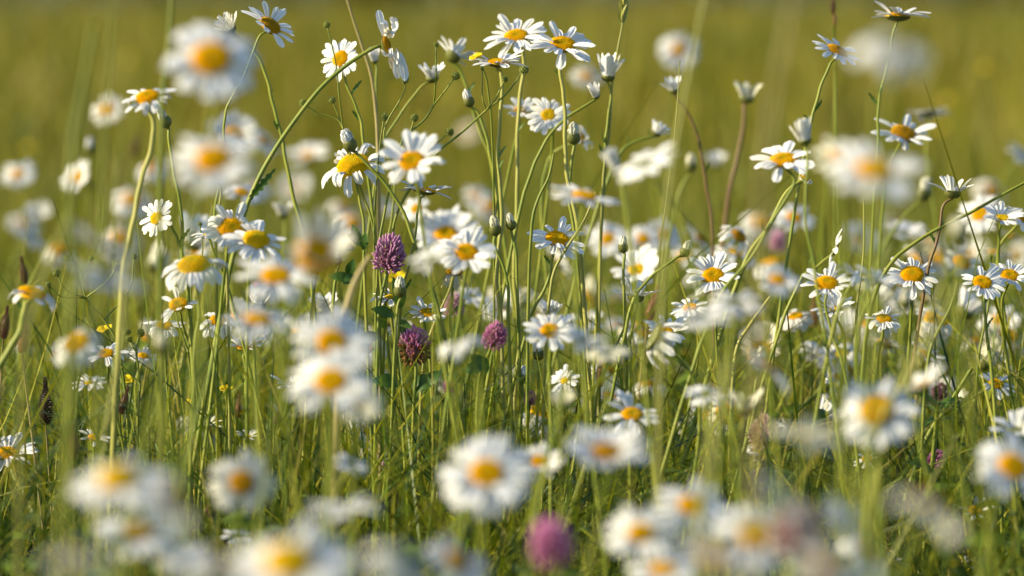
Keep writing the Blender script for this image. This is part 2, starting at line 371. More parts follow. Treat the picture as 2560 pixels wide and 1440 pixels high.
#__TABLES__
G1 = 'oxeye daisies in the meadow'
D = [
 # x, y, px, d, normal, curl, disc, path, label, options
 (528,150,250,1.98,(0,.72,.62),'flat','big',None,'large blurred daisy with broad gapped petals at upper left, round orange disc facing out',dict(npet=11,wide=1.75)),
 (576,72,72,3.08,(-.45,.45,.7),'cup+saucer','tiny',[(596,92),(640,140),(676,215),(690,290),(712,390),(745,520),(764,620)],'small half-opened daisy on a long arching stem, its petals before the big blurred flower',dict(npet=13)),
 (674,66,150,3.0,(.50,.42,.72),'saucer+flat','old',[(655,88),(618,170),(580,240),(565,300),(556,390),(541,520),(540,600)],'bluish shaded daisy leaning away at top, brown disc and long separate petals',dict(npet=15)),
 (370,246,150,2.78,(-.12,.42,.9),'flat+droop','big',[(380,300),(374,390),(350,480),(325,580),(312,690)],'daisy with a high orange dome and pale petals on a thick curved stem',dict(thick=1.5,stem='stem_pale')),
 (268,275,95,4.3,(-.3,.7,.5),'flat','n',None,'pale out-of-focus daisy just behind the daisy with the high orange dome',{}),
 (535,402,225,1.95,(0,.62,.78),'flat+droop','big',None,'very blurred big daisy with an oval orange disc, under the broad-petalled one',{}),
 (585,335,120,3.95,(.2,.6,.6),'saucer','n',None,'faint daisy behind the top edge of the blurred oval-disc daisy',{}),
 (660,352,95,4.1,(.5,.4,.7),'flat','n',None,'faint pale daisy beside the arching stem, behind the blurred oval disc',{}),
 (851,147,122,3.03,(-.42,.8,.4),'flat','n',[(866,195),(890,270),(908,350)],'crisp white sunlit daisy with round yellow disc, crossed by a curving stem',{}),
 (1080,195,78,3.15,(0,.25,.9),'cup','tiny',[(1062,212),(1005,275),(960,360),(935,470)],'cupped daisy with upright petals beside the thin yellow-tipped seed stalk',{}),
 (936,152,40,3.2,(-.1,.3,.95),'tight',None,[(940,175),(945,280),(940,400)],'small closed white daisy close behind the withered hanging flower',dict(npet=12,cat='daisy bud',name='daisy_bud')),
 (1132,140,95,3.25,(.55,-.35,.7),'cup+saucer',None,[(1136,158),(1165,215),(1200,320),(1228,420)],'daisy seen from behind with petals fanned to the upper side, dark cup',dict(npet=14)),
 (1290,92,170,3.12,(-.1,.48,.85),'flat+saucer','n',[(1305,135),(1302,250),(1294,400),(1288,560),(1290,700),(1296,830),(1288,1000)],'full white daisy, partner of the pair at top, overlapped on its one side',dict(npet=25,stem='stem_pale',thick=1.35)),
 (1406,112,178,3.03,(.06,.52,.8),'flat+saucer','n',[(1404,155),(1408,230),(1411,330),(1424,450),(1440,560)],'white daisy with long spread petals, topmost of the tall middle cluster',dict(npet=21,stem='stem_pale',thick=1.2)),
 (1246,158,150,3.05,(.05,.10,.97),'saucer+flat','n',[(1250,185),(1253,290),(1248,420),(1252,560),(1246,690),(1250,800)],'daisy seen nearly edge-on below the pair, a bright yellow fallen petal on its rim',dict(npet=22,stem='stem_pale',thick=1.4)),
 (1172,252,36,3.08,(-.25,.1,.95),'bud',None,[(1190,275),(1218,360),(1240,450),(1244,560)],'plump closed bud with a white tip leaning beside two thin crossing stems',dict(cat='daisy bud',name='daisy_bud',npet=12)),
 (1300,276,85,3.22,(.1,.5,.75),'saucer+cup','n',None,'small uneven-petalled daisy crossed by a stem, pressed against a rounder yellow-disc one',{}),
 (1370,287,118,3.18,(-.08,.78,.5),'flat','young',None,'round full daisy with yellow disc facing out, below the tall pair',{}),
 (1466,192,90,4.4,(.1,.5,.6),'flat','n',None,'soft out-of-focus daisy with orange disc behind the tulip-shaped white flower',{}),
 (1520,192,76,3.12,(.05,.05,.98),'tight+cup',None,[(1524,225),(1522,310),(1512,410)],'tulip-shaped white daisy with upright petals just opening, below the grass spike',dict(npet=14)),
 (1490,240,44,3.1,(-.25,.5,.8),'tight',None,[(1474,256),(1405,308),(1345,385),(1312,480)],'half-open white bud on a slanting stem under the tulip-shaped daisy',dict(npet=12,cat='daisy bud',name='daisy_bud')),
 (1434,342,44,3.05,(0,.1,1),'bud',None,[(1432,365),(1425,470),(1440,600)],'round cream bud in front of a small violet-shaded daisy',dict(cat='daisy bud',name='daisy_bud',npet=12,mat='petal_cream')),
 (1455,345,95,3.3,(.65,.25,.45),'flat+curl','n',None,'violet-shaded small daisy turned away behind the round cream bud',dict(npet=14)),
 (1640,332,62,3.3,(.45,.15,.75),'cup',None,[(1628,342),(1570,365),(1535,405)],'small half-opened daisy tilted on a bent stem, alone over a blurred white flower',dict(npet=11)),
 (1685,225,66,3.3,(-.15,.25,.93),'cup',None,[(1700,250),(1732,315),(1758,400),(1774,510),(1779,620)],'ragged white cup on a long reddish stem',dict(npet=9,stem='stem_red')),
 (1697,125,108,5.0,(0,.8,.4),'flat','n',None,'hazy round daisy with a peach disc high against the olive background',{}),
 (1866,245,90,3.5,(.1,.2,.9),'cup+saucer',None,[(1860,282),(1846,380),(1818,540)],'fading daisy cup with one bright white petal, on a straight brownish stem',dict(npet=9,stem='stem_red',mat='petal_cream',thick=1.3)),
 (2093,130,155,3.08,(.42,.30,.82),'flat+wavy','old',[(2080,160),(2045,235),(2020,330)],'blue-shaded daisy tilted away on a slanting stem at upper right',dict(npet=15)),
 (2245,42,175,3.12,(.02,-.10,1),'wavy+saucer','n',[(2226,110),(2212,190),(2198,280),(2190,380)],'daisy edge-on at the top border with one petal standing straight up',dict(npet=16)),
 (2232,120,200,1.5,(.1,.25,.95),'droop',None,None,'ghostly very blurred white daisy covering the stem of the topmost edge-on one',dict(npet=13,wide=1.3)),
 (2258,336,165,3.25,(.25,.45,.8),'saucer+flat','old',None,'blue-shaded large daisy with brown disc above the blurred white mass',dict(npet=15)),
 (2322,282,115,3.7,(.05,-.2,.95),'flat',None,None,'pale daisy seen from below over the shoulder of the blue-shaded large one',{}),
 (1958,402,190,2.82,(-.12,.42,.88),'flat+wavy','n',[(1982,450),(1945,535),(1880,640),(1800,740)],'big sunlit daisy with long lobed petals and oval orange disc, bud behind it',dict(npet=14,wide=1.35)),
 (2012,352,70,2.72,(-.2,.05,.97),'tight',None,[(2022,420),(2014,560),(2040,700),(2056,770)],'closed pale bud standing up behind the big sunlit long-petalled daisy',dict(npet=10,cat='daisy bud',name='daisy_bud')),
 (2185,427,255,1.88,(0,.5,.85),'flat+wavy','n',None,'huge blurred white daisy with an amber oval disc at the upper side of the meadow',dict(wide=1.3,npet=14)),
 (2095,388,140,2.1,(-.1,.55,.75),'flat','n',None,'faint yellowish blurred daisy overlapping the huge amber-disc flower',dict(mat='petal_cream')),
 (2382,482,98,3.0,(.06,-.12,1),'cup+saucer',None,[(2366,508),(2345,580),(2322,670)],'crisp daisy with raised fan of petals over a green cup on a dark stem',dict(npet=16,stem='stem_red')),
 (2310,482,48,3.55,(.2,.1,.9),'bud',None,[(2302,505),(2255,545),(2200,640)],'soft cream bud on a curved stem beside the crisp fan-shaped daisy',dict(cat='daisy bud',name='daisy_bud',mat='petal_cream',npet=12)),
 (2450,535,125,3.6,(-.3,.6,.5),'flat','n',None,'pale daisy with orange disc tucked behind the green-centred one at the edge',{}),
 (2505,545,112,3.1,(.05,.35,.85),'saucer','young',None,'green-centred daisy with curved white petals near the far end of the arching stem',{}),
 (2556,545,105,3.12,(.45,.4,.7),'flat','n',None,'violet-shaded daisy cut by the picture edge, next to the green-centred daisy',{}),
 (2553,385,85,4.2,(.4,.3,.7),'flat',None,None,'blurred grey-white flower cut by the edge above the arching stem',{}),
 (1612,408,180,2.3,(-.3,.3,.9),'flat+wavy',None,[(1660,470),(1700,560)],'cream-white blurred daisy seen flat-on from its rim, mid-height, no disc visible',dict(wide=1.3,npet=14)),
 (1540,418,62,2.5,(-.3,.2,.9),'tight',None,[(1555,450),(1575,560)],'blurred white bud at the shoulder of the rim-seen cream daisy',dict(npet=11,cat='daisy bud',name='daisy_bud')),
 (1462,492,185,2.52,(.15,.2,.96),'flat+wavy','n',None,'wide soft daisy seen flat from its side with a dark amber disc strip',dict(wide=1.2,npet=15)),
 (1727,415,38,3.6,(0,.1,1),'bud',None,[(1720,440),(1690,520)],'small round pale bud between two reddish-brown stems',dict(cat='daisy bud',name='daisy_bud',mat='petal_cream',npet=12)),
 (1790,412,60,4.3,(0,.2,.9),'cup',None,None,'faint white half-closed daisy by the reddish stem, out of focus',{}),
 (1030,404,168,2.66,(-.1,.7,.7),'saucer+flat','n',None,'soft white daisy with a round orange disc facing out, behind the crisp drooping one',dict(wide=1.15)),
 (886,420,165,3.0,(-.22,.48,.85),'curl+droop','dome',[(895,458),(905,550),(912,640)],'crisp daisy with a tall orange dome and curled drooping petals beneath a bud',dict(npet=15)),
 (874,360,46,2.98,(-.35,.2,.9),'bud',None,[(892,382),(945,435),(1005,530),(1050,640),(1092,760)],'striped cream bud with dark bracts over the curled dome daisy',dict(cat='daisy bud',name='daisy_bud',npet=16)),
 (1062,478,142,3.0,(.12,-.06,1),'saucer+flat','n',[(1054,500),(1034,590),(1015,700),(1005,760)],'crisp daisy seen from slightly below with green cup on a pale stem',dict(gap=.15)),
 (1040,522,78,3.5,(-.3,.7,.5),'flat','n',None,'small blurred orange-disc daisy under the crisp one seen from below',{}),
 (391,545,110,3.0,(-.45,.78,.42),'flat','young',[(418,560),(445,595),(462,650),(470,740)],'bright white daisy with oval yellow disc turned to the sun, on a hooked stem',dict(npet=22)),
 (412,302,42,3.0,(-.35,.2,.9),'bud',None,[(420,325),(438,425),(450,530),(458,640),(470,730)],'round green bud with a crooked white tuft on a thin long stem',dict(cat='daisy bud',name='daisy_bud',npet=8)),
 (580,577,165,2.9,(.18,.68,.66),'saucer+curl','big',None,'daisy with curly raised petals, half hidden by the dusty-domed daisy',dict(gap=.1)),
 (520,585,105,2.95,(-.3,.35,.85),'flat+saucer','tiny',None,'small fan of loose white petals at the side of the curly-petalled daisy',dict(gap=.3)),
 (640,604,175,2.8,(.2,.46,.86),'flat+wavy','dome',None,'daisy with a dusty golden dome in front of the curly-petalled flower',{}),
 (485,672,170,2.78,(-.03,.36,.92),'droop','dome',[(492,720),(494,800),(488,900),(480,1000)],'daisy with a big yellow dome and petals hanging down all round',{}),
 (690,692,215,2.3,(0,.45,.87),'flat+droop','n',None,'broad blurred daisy with orange oval disc below the dusty golden dome',{}),
 (706,538,66,3.55,(0,0,1),'cup',None,[(708,565),(712,680)],'small white cup standing on a straight stem above the broad blurred daisy',{}),
 (446,762,132,3.0,(-.15,.6,.72),'flat+saucer','disc_n',None,'daisy with yellow disc and missing petals, under the hanging-petal flower',dict(gap=.35)),
 (412,815,112,3.06,(.05,.42,.88),'flat+droop','n',None,'low daisy with a wide flat yellow disc under the gap-petalled one',{}),
 (80,738,175,2.72,(.28,.14,.9),'wavy+droop','big',[(68,765),(45,830),(5,910),(-30,1000)],'lean-petalled daisy seen from the side on a thick pale stem by the brown seed heads',dict(npet=9,thick=1.7,wide=1.3)),
 (192,860,135,2.32,(-.2,.5,.75),'droop','big',None,'orange blurred daisy above the edge-on pale petals near a yellow buttercup',{}),
 (264,885,112,2.95,(-.1,.45,.86),'flat+droop','n',None,'daisy with gold disc and thin scattered petals below the buttercup',dict(gap=.3)),
 (358,890,72,3.1,(.2,.5,.8),'flat','n',None,'little yellow-centred daisy next to a cream blurred ball',{}),
 (405,868,52,2.3,(0,.4,.9),'bud',None,None,'cream blurred round bud in the low grass beneath hanging-petal daisies',dict(cat='daisy bud',name='daisy_bud',mat='petal_cream',npet=12)),
 (612,868,112,3.1,(0,.18,.95),'saucer+cup','n',[(614,900),(612,1000)],'upturned white daisy with fanned petals over a thin orange disc, low in grass',{}),
 (645,762,92,3.02,(.1,.05,1),'cup',None,None,'thin upright petals of a daisy poking out above a bluish blur',dict(npet=10)),
 (645,800,185,2.2,(.1,.3,.92),'flat+wavy','n',None,'bluish shaded blurred daisy with a low orange disc',{}),
 (830,858,215,2.15,(.1,.75,.55),'flat','n',None,'upper of two blurred daisies stacked one over the other, egg-yolk disc',{}),
 (826,955,230,2.1,(-.1,.66,.66),'flat','n',None,'lower of two blurred stacked daisies, with the brighter orange disc',{}),
 (900,1012,125,2.2,(.1,.6,.7),'flat','tiny',None,'pale yellow-centred blurred flower at the foot of the stacked pair',dict(mat='petal_cream')),
 (810,775,85,3.2,(0,.2,.95),'cup',None,None,'upright white tuft of daisy petals above the two stacked blurs',{}),
 (1166,633,170,2.72,(.04,.64,.7),'flat+saucer','n',None,'full white daisy with a clean orange oval disc beside the tall double stems',dict(wide=1.1)),
 (1115,588,155,3.5,(-.1,.6,.7),'saucer','n',None,'blurred daisy behind the clean-disc one, petals rising over it',dict(wide=1.15)),
 (1078,645,120,2.3,(-.3,.3,.9),'wavy',None,None,'cream blurred petals between the purple clover and the clean-disc daisy',dict(npet=12)),
 (1392,598,145,3.0,(.12,.55,.75),'saucer+flat','n',[(1386,640),(1368,700),(1330,790)],'blue-petalled shaded daisy with orange disc, a stem crossing before it',dict(gap=.1)),
 (1520,598,105,3.9,(-.1,.75,.5),'flat','n',None,'soft daisy with a pale orange centre, first of the blurred row of three',{}),
 (1608,598,95,3.95,(0,.7,.5),'flat','n',None,'middle daisy of the blurred row of three, half hidden by its neighbour',{}),
 (1658,588,105,4.0,(.2,.6,.6),'flat','old',None,'last daisy of the blurred row of three, darker centre',{}),
 (1558,617,34,3.0,(0,.1,1),'bud',None,[(1560,640),(1565,760)],'pale egg-shaped bud in front of the blurred row of three daisies',dict(cat='daisy bud',name='daisy_bud',mat='petal_cream',npet=12)),
 (1592,676,135,3.4,(-.25,.6,.72),'saucer','young',None,'dazzling white sunlit daisy at the end of a bud stem',dict(wide=1.2)),
 (1136,682,62,3.0,(0,.12,1),'back','old',[(1136,700),(1130,790),(1122,900)],'old dark seed disc left on a stem with a few shrivelled petals',dict(npet=6,mat='withered')),
 (975,742,112,3.0,(-.1,.35,.88),'flat+wavy','tiny',None,'small white daisy with loose petals under a cream bud near dark clover leaves',dict(npet=11)),
 (1000,725,42,2.96,(0,.1,1),'bud',None,[(1000,750),(992,830)],'round cream-green bud sitting on the loose-petalled small daisy',dict(cat='daisy bud',name='daisy_bud',mat='petal_cream',npet=12)),
 (1068,783,112,3.0,(0,.40,.9),'saucer+flat','n',[(1066,805),(1072,900)],'crisp small daisy with gold oval disc above the dark purple clover',{}),
 (1150,855,120,2.28,(-.35,.1,.9),'droop',None,None,'white blurred crescent of petals next to the pink clover',dict(npet=10,wide=1.4)),
 (1374,828,130,2.72,(-.05,.6,.75),'saucer+flat','n',None,'soft daisy with golden disc, tops of another daisy showing behind',{}),
 (1376,795,85,3.1,(0,.05,1),'cup',None,None,'crisp petal tips standing behind the soft golden-disc daisy',{}),
 (1590,742,98,3.0,(.08,-.03,1),'cup+saucer',None,[(1590,770),(1580,850),(1572,940)],'daisy seen from the side with sparse upright petals, below the dazzling one',dict(npet=11)),
 (1662,830,112,3.0,(.1,.55,.78),'saucer+flat','n',None,'crisp cupped daisy with a brownish-gold disc in the grass',{}),
 (1632,842,115,2.8,(-.75,.1,.4),'back',None,None,'grey shaded daisy seen from behind, leaning on the crisp cupped one',dict(npet=8)),
 (1782,690,142,2.95,(-.05,.6,.72),'saucer+flat','n',None,'bluish daisy with upright petals, a brown blur over its orange disc',dict(gap=.08)),
 (1762,792,160,2.2,(0,.22,.96),'wavy',None,None,'creamy blurred heap of petals beneath the bluish upright daisy',dict(npet=14,wide=1.2)),
 (1840,755,150,2.35,(.1,.3,.9),'flat',None,None,'greyish blurred flower beside the creamy heap',{}),
 (1725,770,105,3.1,(-.2,.4,.9),'flat','n',None,'crisp petals of a daisy peeping over the creamy heap',{}),
 (2066,712,132,2.9,(0,.5,.85),'saucer+flat','big',[(2062,750),(2090,850),(2115,960)],'daisy with a broad orange disc crossed by a yellow stem',dict(gap=.1)),
 (2088,620,120,2.92,(-.85,-.05,.3),'flat',None,[(2078,640),(2040,670),(2005,690)],'teal-shaded daisy turned backwards on a short sidelong stem',dict(npet=9,wide=1.3)),
 (2138,690,130,2.75,(.35,-.1,.85),'saucer+droop',None,None,'daisy seen from below with greyish petals next to the broad orange disc',dict(npet=12)),
 (2280,690,145,3.0,(-.03,.62,.74),'flat+saucer','big',None,'crisp daisy with a large round yolk-coloured disc, upright petals behind it',dict(gap=.06)),
 (2455,707,140,2.94,(.05,.56,.78),'flat+wavy','n',[(2462,760),(2478,900)],'crisp golden-disc daisy overlapping its twin near the edge of the picture',{}),
 (2524,690,130,3.02,(.05,.58,.75),'flat+saucer','n',None,'outer twin of the overlapping golden-disc pair at the edge',{}),
 (2210,798,112,3.0,(.08,.45,.85),'flat+droop','n',None,'small daisy with an oval disc striped by a dark grass blade',{}),
 (2085,772,105,3.04,(-.25,.4,.85),'saucer+cup','tiny',None,'small daisy whose curled petals rise on one side, under the broad orange disc',dict(gap=.2)),
 (2264,756,42,2.5,(0,.3,.95),'bud',None,None,'creamy blurred ball of a bud below the large yolk-coloured disc',dict(cat='daisy bud',name='daisy_bud',mat='petal_cream',npet=12)),
 (2265,582,105,3.7,(.1,.3,.9),'saucer',None,None,'violet-white soft daisy under the long arching stem',{}),
 (2395,590,60,2.1,(0,.3,.9),'bud',None,None,'yellowish blurred ball below the green-centred daisy',dict(cat='daisy bud',name='daisy_bud',mat='petal_cream',npet=12)),
 (1985,545,115,3.8,(.1,.5,.7),'flat','n',None,'hazy white daisy beyond the pale stems, under the big sunlit long-petalled flower',{}),
 (2500,800,120,3.6,(-.2,.5,.7),'flat','n',None,'soft bright daisy below the overlapping golden pair',{}),
 (2192,1028,215,2.2,(-.1,.7,.6),'flat','big',None,'big blurred white daisy with a broad amber disc, low by dark thistle leaves',dict(wide=1.2)),
 (2078,962,95,3.02,(.75,.2,.3),'flat',None,None,'half-seen crisp daisy in profile beside the big amber blur',dict(npet=10)),
 (1580,1037,155,2.72,(.05,.48,.82),'flat+saucer','n',None,'soft star-like daisy with separate petals low in the middle grass',dict(npet=15)),
 (1412,952,95,2.9,(-.3,.6,.6),'flat','tiny',None,'daisy half covered by a pale bud, right of the two small buds',{}),
 (1405,1012,70,2.4,(0,.3,.9),'cup',None,None,'pale cream blurred cup in front of the half-covered daisy',dict(mat='petal_cream')),
 (1346,884,38,3.0,(-.12,.15,.95),'bud',None,[(1347,910),(1342,990)],'crisp bud with pointed white petals opening over the grass',dict(cat='daisy bud',name='daisy_bud',npet=6)),
 (1308,942,34,3.0,(.1,.2,.95),'bud',None,[(1310,965),(1300,1040)],'smaller round crisp bud below the pointed one',dict(cat='daisy bud',name='daisy_bud',npet=12)),
 (1217,1186,245,2.05,(0,.75,.63),'flat','n',None,'blurred round daisy with bright orange centre, largest in the lower middle',dict(wide=1.2)),
 (1350,1155,125,2.42,(.1,.45,.85),'saucer','n',None,'small bright daisy touching the side of the largest lower-middle blur',dict(wide=1.2)),
 (1520,1135,205,2.1,(.1,.35,.85),'saucer','old',None,'ring of pale blurred petals round a dim olive centre',{}),
 (1602,1335,195,2.0,(-.1,.6,.75),'flat','n',None,'blurred daisy with a mustard centre, under the orange-centred one in the crowd',{}),
 (1728,1265,190,2.05,(.1,.55,.78),'flat','n',None,'blurred orange-centred daisy at the top of the lower crowd',{}),
 (1885,1340,225,1.9,(0,.7,.66),'flat','n',None,'dim amber-centred daisy beside a brown-pink blur in the lower crowd',{}),
 (1660,1425,190,1.98,(0,.4,.9),'flat','n',None,'daisy cut by the bottom edge in the lower crowd',{}),
 (2115,1300,165,1.85,(.7,.3,.55),'flat',None,None,'blue-grey shaded blur of a turned-away daisy behind a green stem',{}),
 (2170,1385,140,2.0,(.6,.3,.6),'droop','old',None,'lower blue-grey daisy beneath the turned-away one',{}),
 (2532,1168,215,2.15,(.15,.7,.6),'flat','n',None,'large blurred daisy with orange disc cut by the edge, low down',{}),
 (2540,1075,130,2.6,(0,.4,.9),'saucer',None,None,'pale petals rising just above the large cut-off blurred daisy',{}),
 (298,1205,260,1.74,(0,.42,.9),'flat+droop','dome',None,'huge soft daisy with a spread-out yellow dome in the lower corner',{}),
 (345,1335,230,1.9,(.15,.3,.93),'flat+droop','old',None,'bluish blurred daisy with an olive centre under the huge soft yellow dome',{}),
 (605,1207,175,2.15,(.1,.8,.45),'flat','old',None,'blue-white blurred daisy with a small ochre centre facing out',{}),
 (725,1415,340,1.58,(0,.45,.88),'flat+wavy','dome',None,'enormous cream daisy cut by the bottom edge, yellow glow of its disc',dict(wide=1.2)),
 (860,1272,205,2.0,(-.1,.06,1),'wavy',None,None,'flat white blurred daisy seen edge-on above the enormous cream one',dict(npet=14,wide=1.3)),
 (1142,1405,185,1.9,(.5,.35,.7),'flat','old',None,'blue-shaded blurred daisy at the bottom edge before the pink blur',{}),
 (18,1135,150,2.95,(.1,.38,.88),'saucer+flat','n',None,'bluish-white daisy cut by the side edge near the black seed head',{}),
 (236,1095,95,3.0,(.1,.35,.88),'flat+wavy','n',None,'low daisy with yellow disc and few drooping bluish petals',dict(npet=9)),
 (2437,1277,95,3.0,(0,.5,.8),'saucer','n',None,'little yellow-centred crisp daisy below the cut-off blurred one',dict(npet=8)),
 (2168,1148,75,3.0,(-.2,.6,.7),'flat','n',None,'tiny crisp daisy under the big amber-disc blur',dict(npet=9)),
 (1862,1022,115,2.55,(.1,.2,.95),'cup+saucer',None,None,'cream upright-petalled soft daisy beside a spiky faded clover',dict(mat='petal_cream',npet=11)),
 (2010,1090,200,1.9,(.1,.12,1),'wavy','tiny',None,'wide pale blur of petals and yellow-green centre beneath soft upright cream daisy',dict(mat='petal_cream')),
 (470,1415,150,1.9,(0,.3,.95),'saucer',None,None,'milky blur of petals near the enormous cream daisy',{}),
 (265,700,205,2.0,(.35,.12,.92),'wavy',None,None,'long slanting streak of blurred bluish petals beside the hanging-petal daisy',dict(npet=14)),
 (255,612,195,1.95,(.45,-.2,.85),'flat',None,None,'grey shaded blurred daisy seen from beneath over the slanting petal streak',{}),
 (725,960,105,3.0,(.15,.3,.9),'saucer+flat',None,None,'crisp white petals half hidden behind the lower stacked daisy',dict(npet=12,gap=.15)),
 (222,958,100,3.15,(-.05,.3,.93),'flat+wavy','tiny',None,'silvery crisp daisy low beneath thin-petalled ones',dict(gap=.1)),
 (545,802,95,3.1,(.1,.5,.8),'droop','n',None,'orange disc with short petals half hidden by a thick grey stem',{}),
 (605,482,105,3.6,(.2,.4,.8),'flat','n',None,'violet-shaded soft daisy peeping above the curly-petalled one',{}),
 (1190,490,75,4.6,(0,.6,.7),'flat','n',None,'faint white blur of a daisy between the tall double stems and the soft orange-disc one',{}),
 (1455,850,150,2.35,(.3,.25,.9),'wavy',None,None,'greyish blurred petals near the thin tan grass head in the middle',{}),
 (1520,880,120,2.4,(0,.2,1),'flat',None,None,'pale olive blur of a flower beneath the sparse upright daisy',dict(mat='petal_cream')),
 (1765,985,110,2.5,(0,.4,.9),'flat',None,None,'grey-green soft flower above the low grass, left of the cream upright one',{}),
 (880,1160,100,2.4,(.3,.3,.8),'flat',None,None,'small blue-white blur above the edge-on blurred daisy',{}),
 (1180,740,100,3.4,(.2,.4,.9),'flat',None,None,'soft bluish petals behind the faint pink clover',{}),
 (2190,700,120,2.6,(.3,.2,.9),'saucer',None,None,'soft daisy with shaded cup between the broad orange and the yolk-coloured discs',dict(npet=12)),
 (2330,790,90,3.3,(.2,.5,.8),'flat','n',None,'soft pale daisy beside the blurred bud ball and the striped-disc daisy',{}),
 (2490,960,110,3.1,(.2,.5,.8),'flat','n',None,'small daisy with orange glimpse, low at the edge of the tall pale grasses',dict(npet=11)),
 (520,1060,70,3.05,(.1,.3,.9),'saucer',None,None,'small pale greenish daisy low in grass between long blades',dict(mat='petal_cream',npet=10)),
 (620,1090,60,3.05,(.1,.3,.9),'saucer','tiny',None,'tiny white daisy low in the grass over the ochre-centred blur',dict(npet=10)),
 (2235,1400,70,3.0,(.2,.2,.9),'saucer',None,None,'small white daisy at the bottom near the lower blue-grey daisy',dict(npet=9)),
 (2400,1410,70,3.0,(.2,.4,.9),'saucer',None,None,'small crisp white daisy at the bottom under the little yellow-centred one',dict(npet=9)),
 (45,435,95,4.5,(-.1,.6,.7),'flat','n',None,'hazy daisy with peach centre near the edge, left of the upright hazy one',{}),
 (195,442,90,4.0,(-.6,.6,.5),'saucer','n',None,'hazy upright daisy turned sideways, golden centre, beneath a blurred bud',{}),
 (225,372,34,4.0,(0,.1,1),'bud',None,None,'hazy greenish bud over the sideways hazy daisy',dict(cat='daisy bud',name='daisy_bud',npet=12)),
 (95,530,70,4.6,(0,.5,.8),'saucer',None,None,'hazy white flower low beneath the peach-centred hazy daisy',{}),
 (75,590,90,4.2,(.5,.3,.7),'flat',None,None,'hazy blue-violet flower under the hazy white one',{}),
 (1945,700,120,2.35,(.1,.5,.8),'flat','n',None,'pale brown-centred blur over the side of the bluish upright-petalled daisy',{}),
 (590,1340,90,2.7,(.1,.3,.9),'flat',None,None,'soft white petals in the grass above the enormous cream daisy',{}),
 (1290,740,60,4.0,(0,.5,.8),'flat','n',None,'soft small daisy between the tall double stems',{}),
]
for x, y, px, d, n, curl, disc, path, label, kw in D:
    disc = 'n' if disc == 'disc_n' else disc
    if d < 2.75: d = FOCUS - (FOCUS - d) * .93
    kw = dict(kw)
    if 'group' not in kw: kw['group'] = 'daisy buds' if kw.get('cat') == 'daisy bud' else G1
    lv = 2 if path and abs(d - FOCUS) < .3 and kw.get('cat') != 'daisy bud' else 0
    daisy(x, y, px, d, n, curl, disc, path, label, leaves=kw.pop('leaves', lv), **kw)

# ------------------------------------------------------------------ far daisies, all alike in the blur
r0 = random.Random(5)
spots = [(330,500),(560,330),(770,390),(860,520),(1170,330),(1225,520),(640,470),(740,470),(1905,560),(2240,560),(2330,600),(2480,480),
         (2540,640),(2420,640),(150,640),(380,420),(60,560),(880,560),(950,520),(2150,600),(2340,650),(2500,880),(2420,860),(300,600),(2150,860)]
for (x, y) in spots:
    # farther for higher in the picture
    hgt = r0.uniform(.30, .46); d = max(4.7, min(16, (H - hgt) * FPX / (y + 82)))
    nn = (r0.uniform(-.4, .4), r0.uniform(.2, .8), r0.uniform(.5, .9))
    daisy(x, y, r0.uniform(.036, .05) * FPX / d, d, nn, r0.choice(['flat', 'saucer', 'droop']), r0.choice(['n', 'big', 'n', 'old']), None,
          'small white daisy lost in the blur of the far meadow', far=True, group='daisies blurred in the far meadow')

# ------------------------------------------------------------------ half-blurred daisies in the thick of the meadow, alike but for where they lean
r1 = random.Random(21)
KEEP = [(q[0], q[1]) for q in D if abs(q[3] - FOCUS) < .32] + [(972, 645), (1037, 872), (1236, 846), (58, 845), (114, 1020)]
for i in range(210):
    band = i % 4
    if band == 0: x, y, d = r1.uniform(0, 900), r1.uniform(620, 1000), r1.uniform(1.95, 2.3)
    elif band == 1: x, y, d = r1.uniform(1100, 2560), r1.uniform(600, 980), r1.uniform(1.95, 2.35)
    elif band == 2: x, y, d = r1.choice([r1.uniform(0, 2560), r1.uniform(1300, 2560)]), r1.uniform(580, 900), r1.uniform(3.35, 4.1)
    else: x, y, d = r1.uniform(500, 2560), r1.uniform(780, 1180), r1.uniform(3.1, 3.6)
    if d < 3.2 and any(abs(x - q[0]) < (135 if d < 2.5 else 80) and abs(y - q[1]) < (115 if d < 2.5 else 75) for q in KEEP): continue
    nn = (r1.uniform(-.35, .85), r1.uniform(-.25, .6), r1.uniform(.4, .95))
    daisy(x, y, r1.uniform(.026, .042) * FPX / d, d, nn, r1.choice(['flat', 'saucer', 'wavy', 'droop', 'cup', 'hang', 'curl']), r1.choice(['n', 'big', 'n', 'old', 'young', 'tiny']), None,
          'half-blurred white daisy lost among stems in the thick of the meadow', far=True, group='daisies lost in the thick of the meadow',
          npet=r1.choice([10, 13, 15, 20]), mat=r1.choice(['petal', 'petal', 'petal_cream']), wide=r1.choice([1, 1.2, 1.35]), thick=.8)
for (x, y, d) in [(190,1400,1.5),(430,1250,1.6),(560,1430,1.55),(1010,1410,1.55),(1800,1400,1.5),(1960,1250,1.65),(2070,1430,1.5),(2330,1270,1.6)]:
    daisy(x, y, r1.uniform(.024, .036) * FPX / d, d, (r1.uniform(.1, .9), r1.uniform(-.1, .5), r1.uniform(.5, .95)), r1.choice(['flat', 'wavy', 'droop']), r1.choice(['n', 'old', None]), None,
          'pale daisy close to the lens, melted into a soft irregular blur', far=True, group='daisies melted close to the lens', npet=r1.choice([9, 12, 14]), mat='petal', wide=1.3)

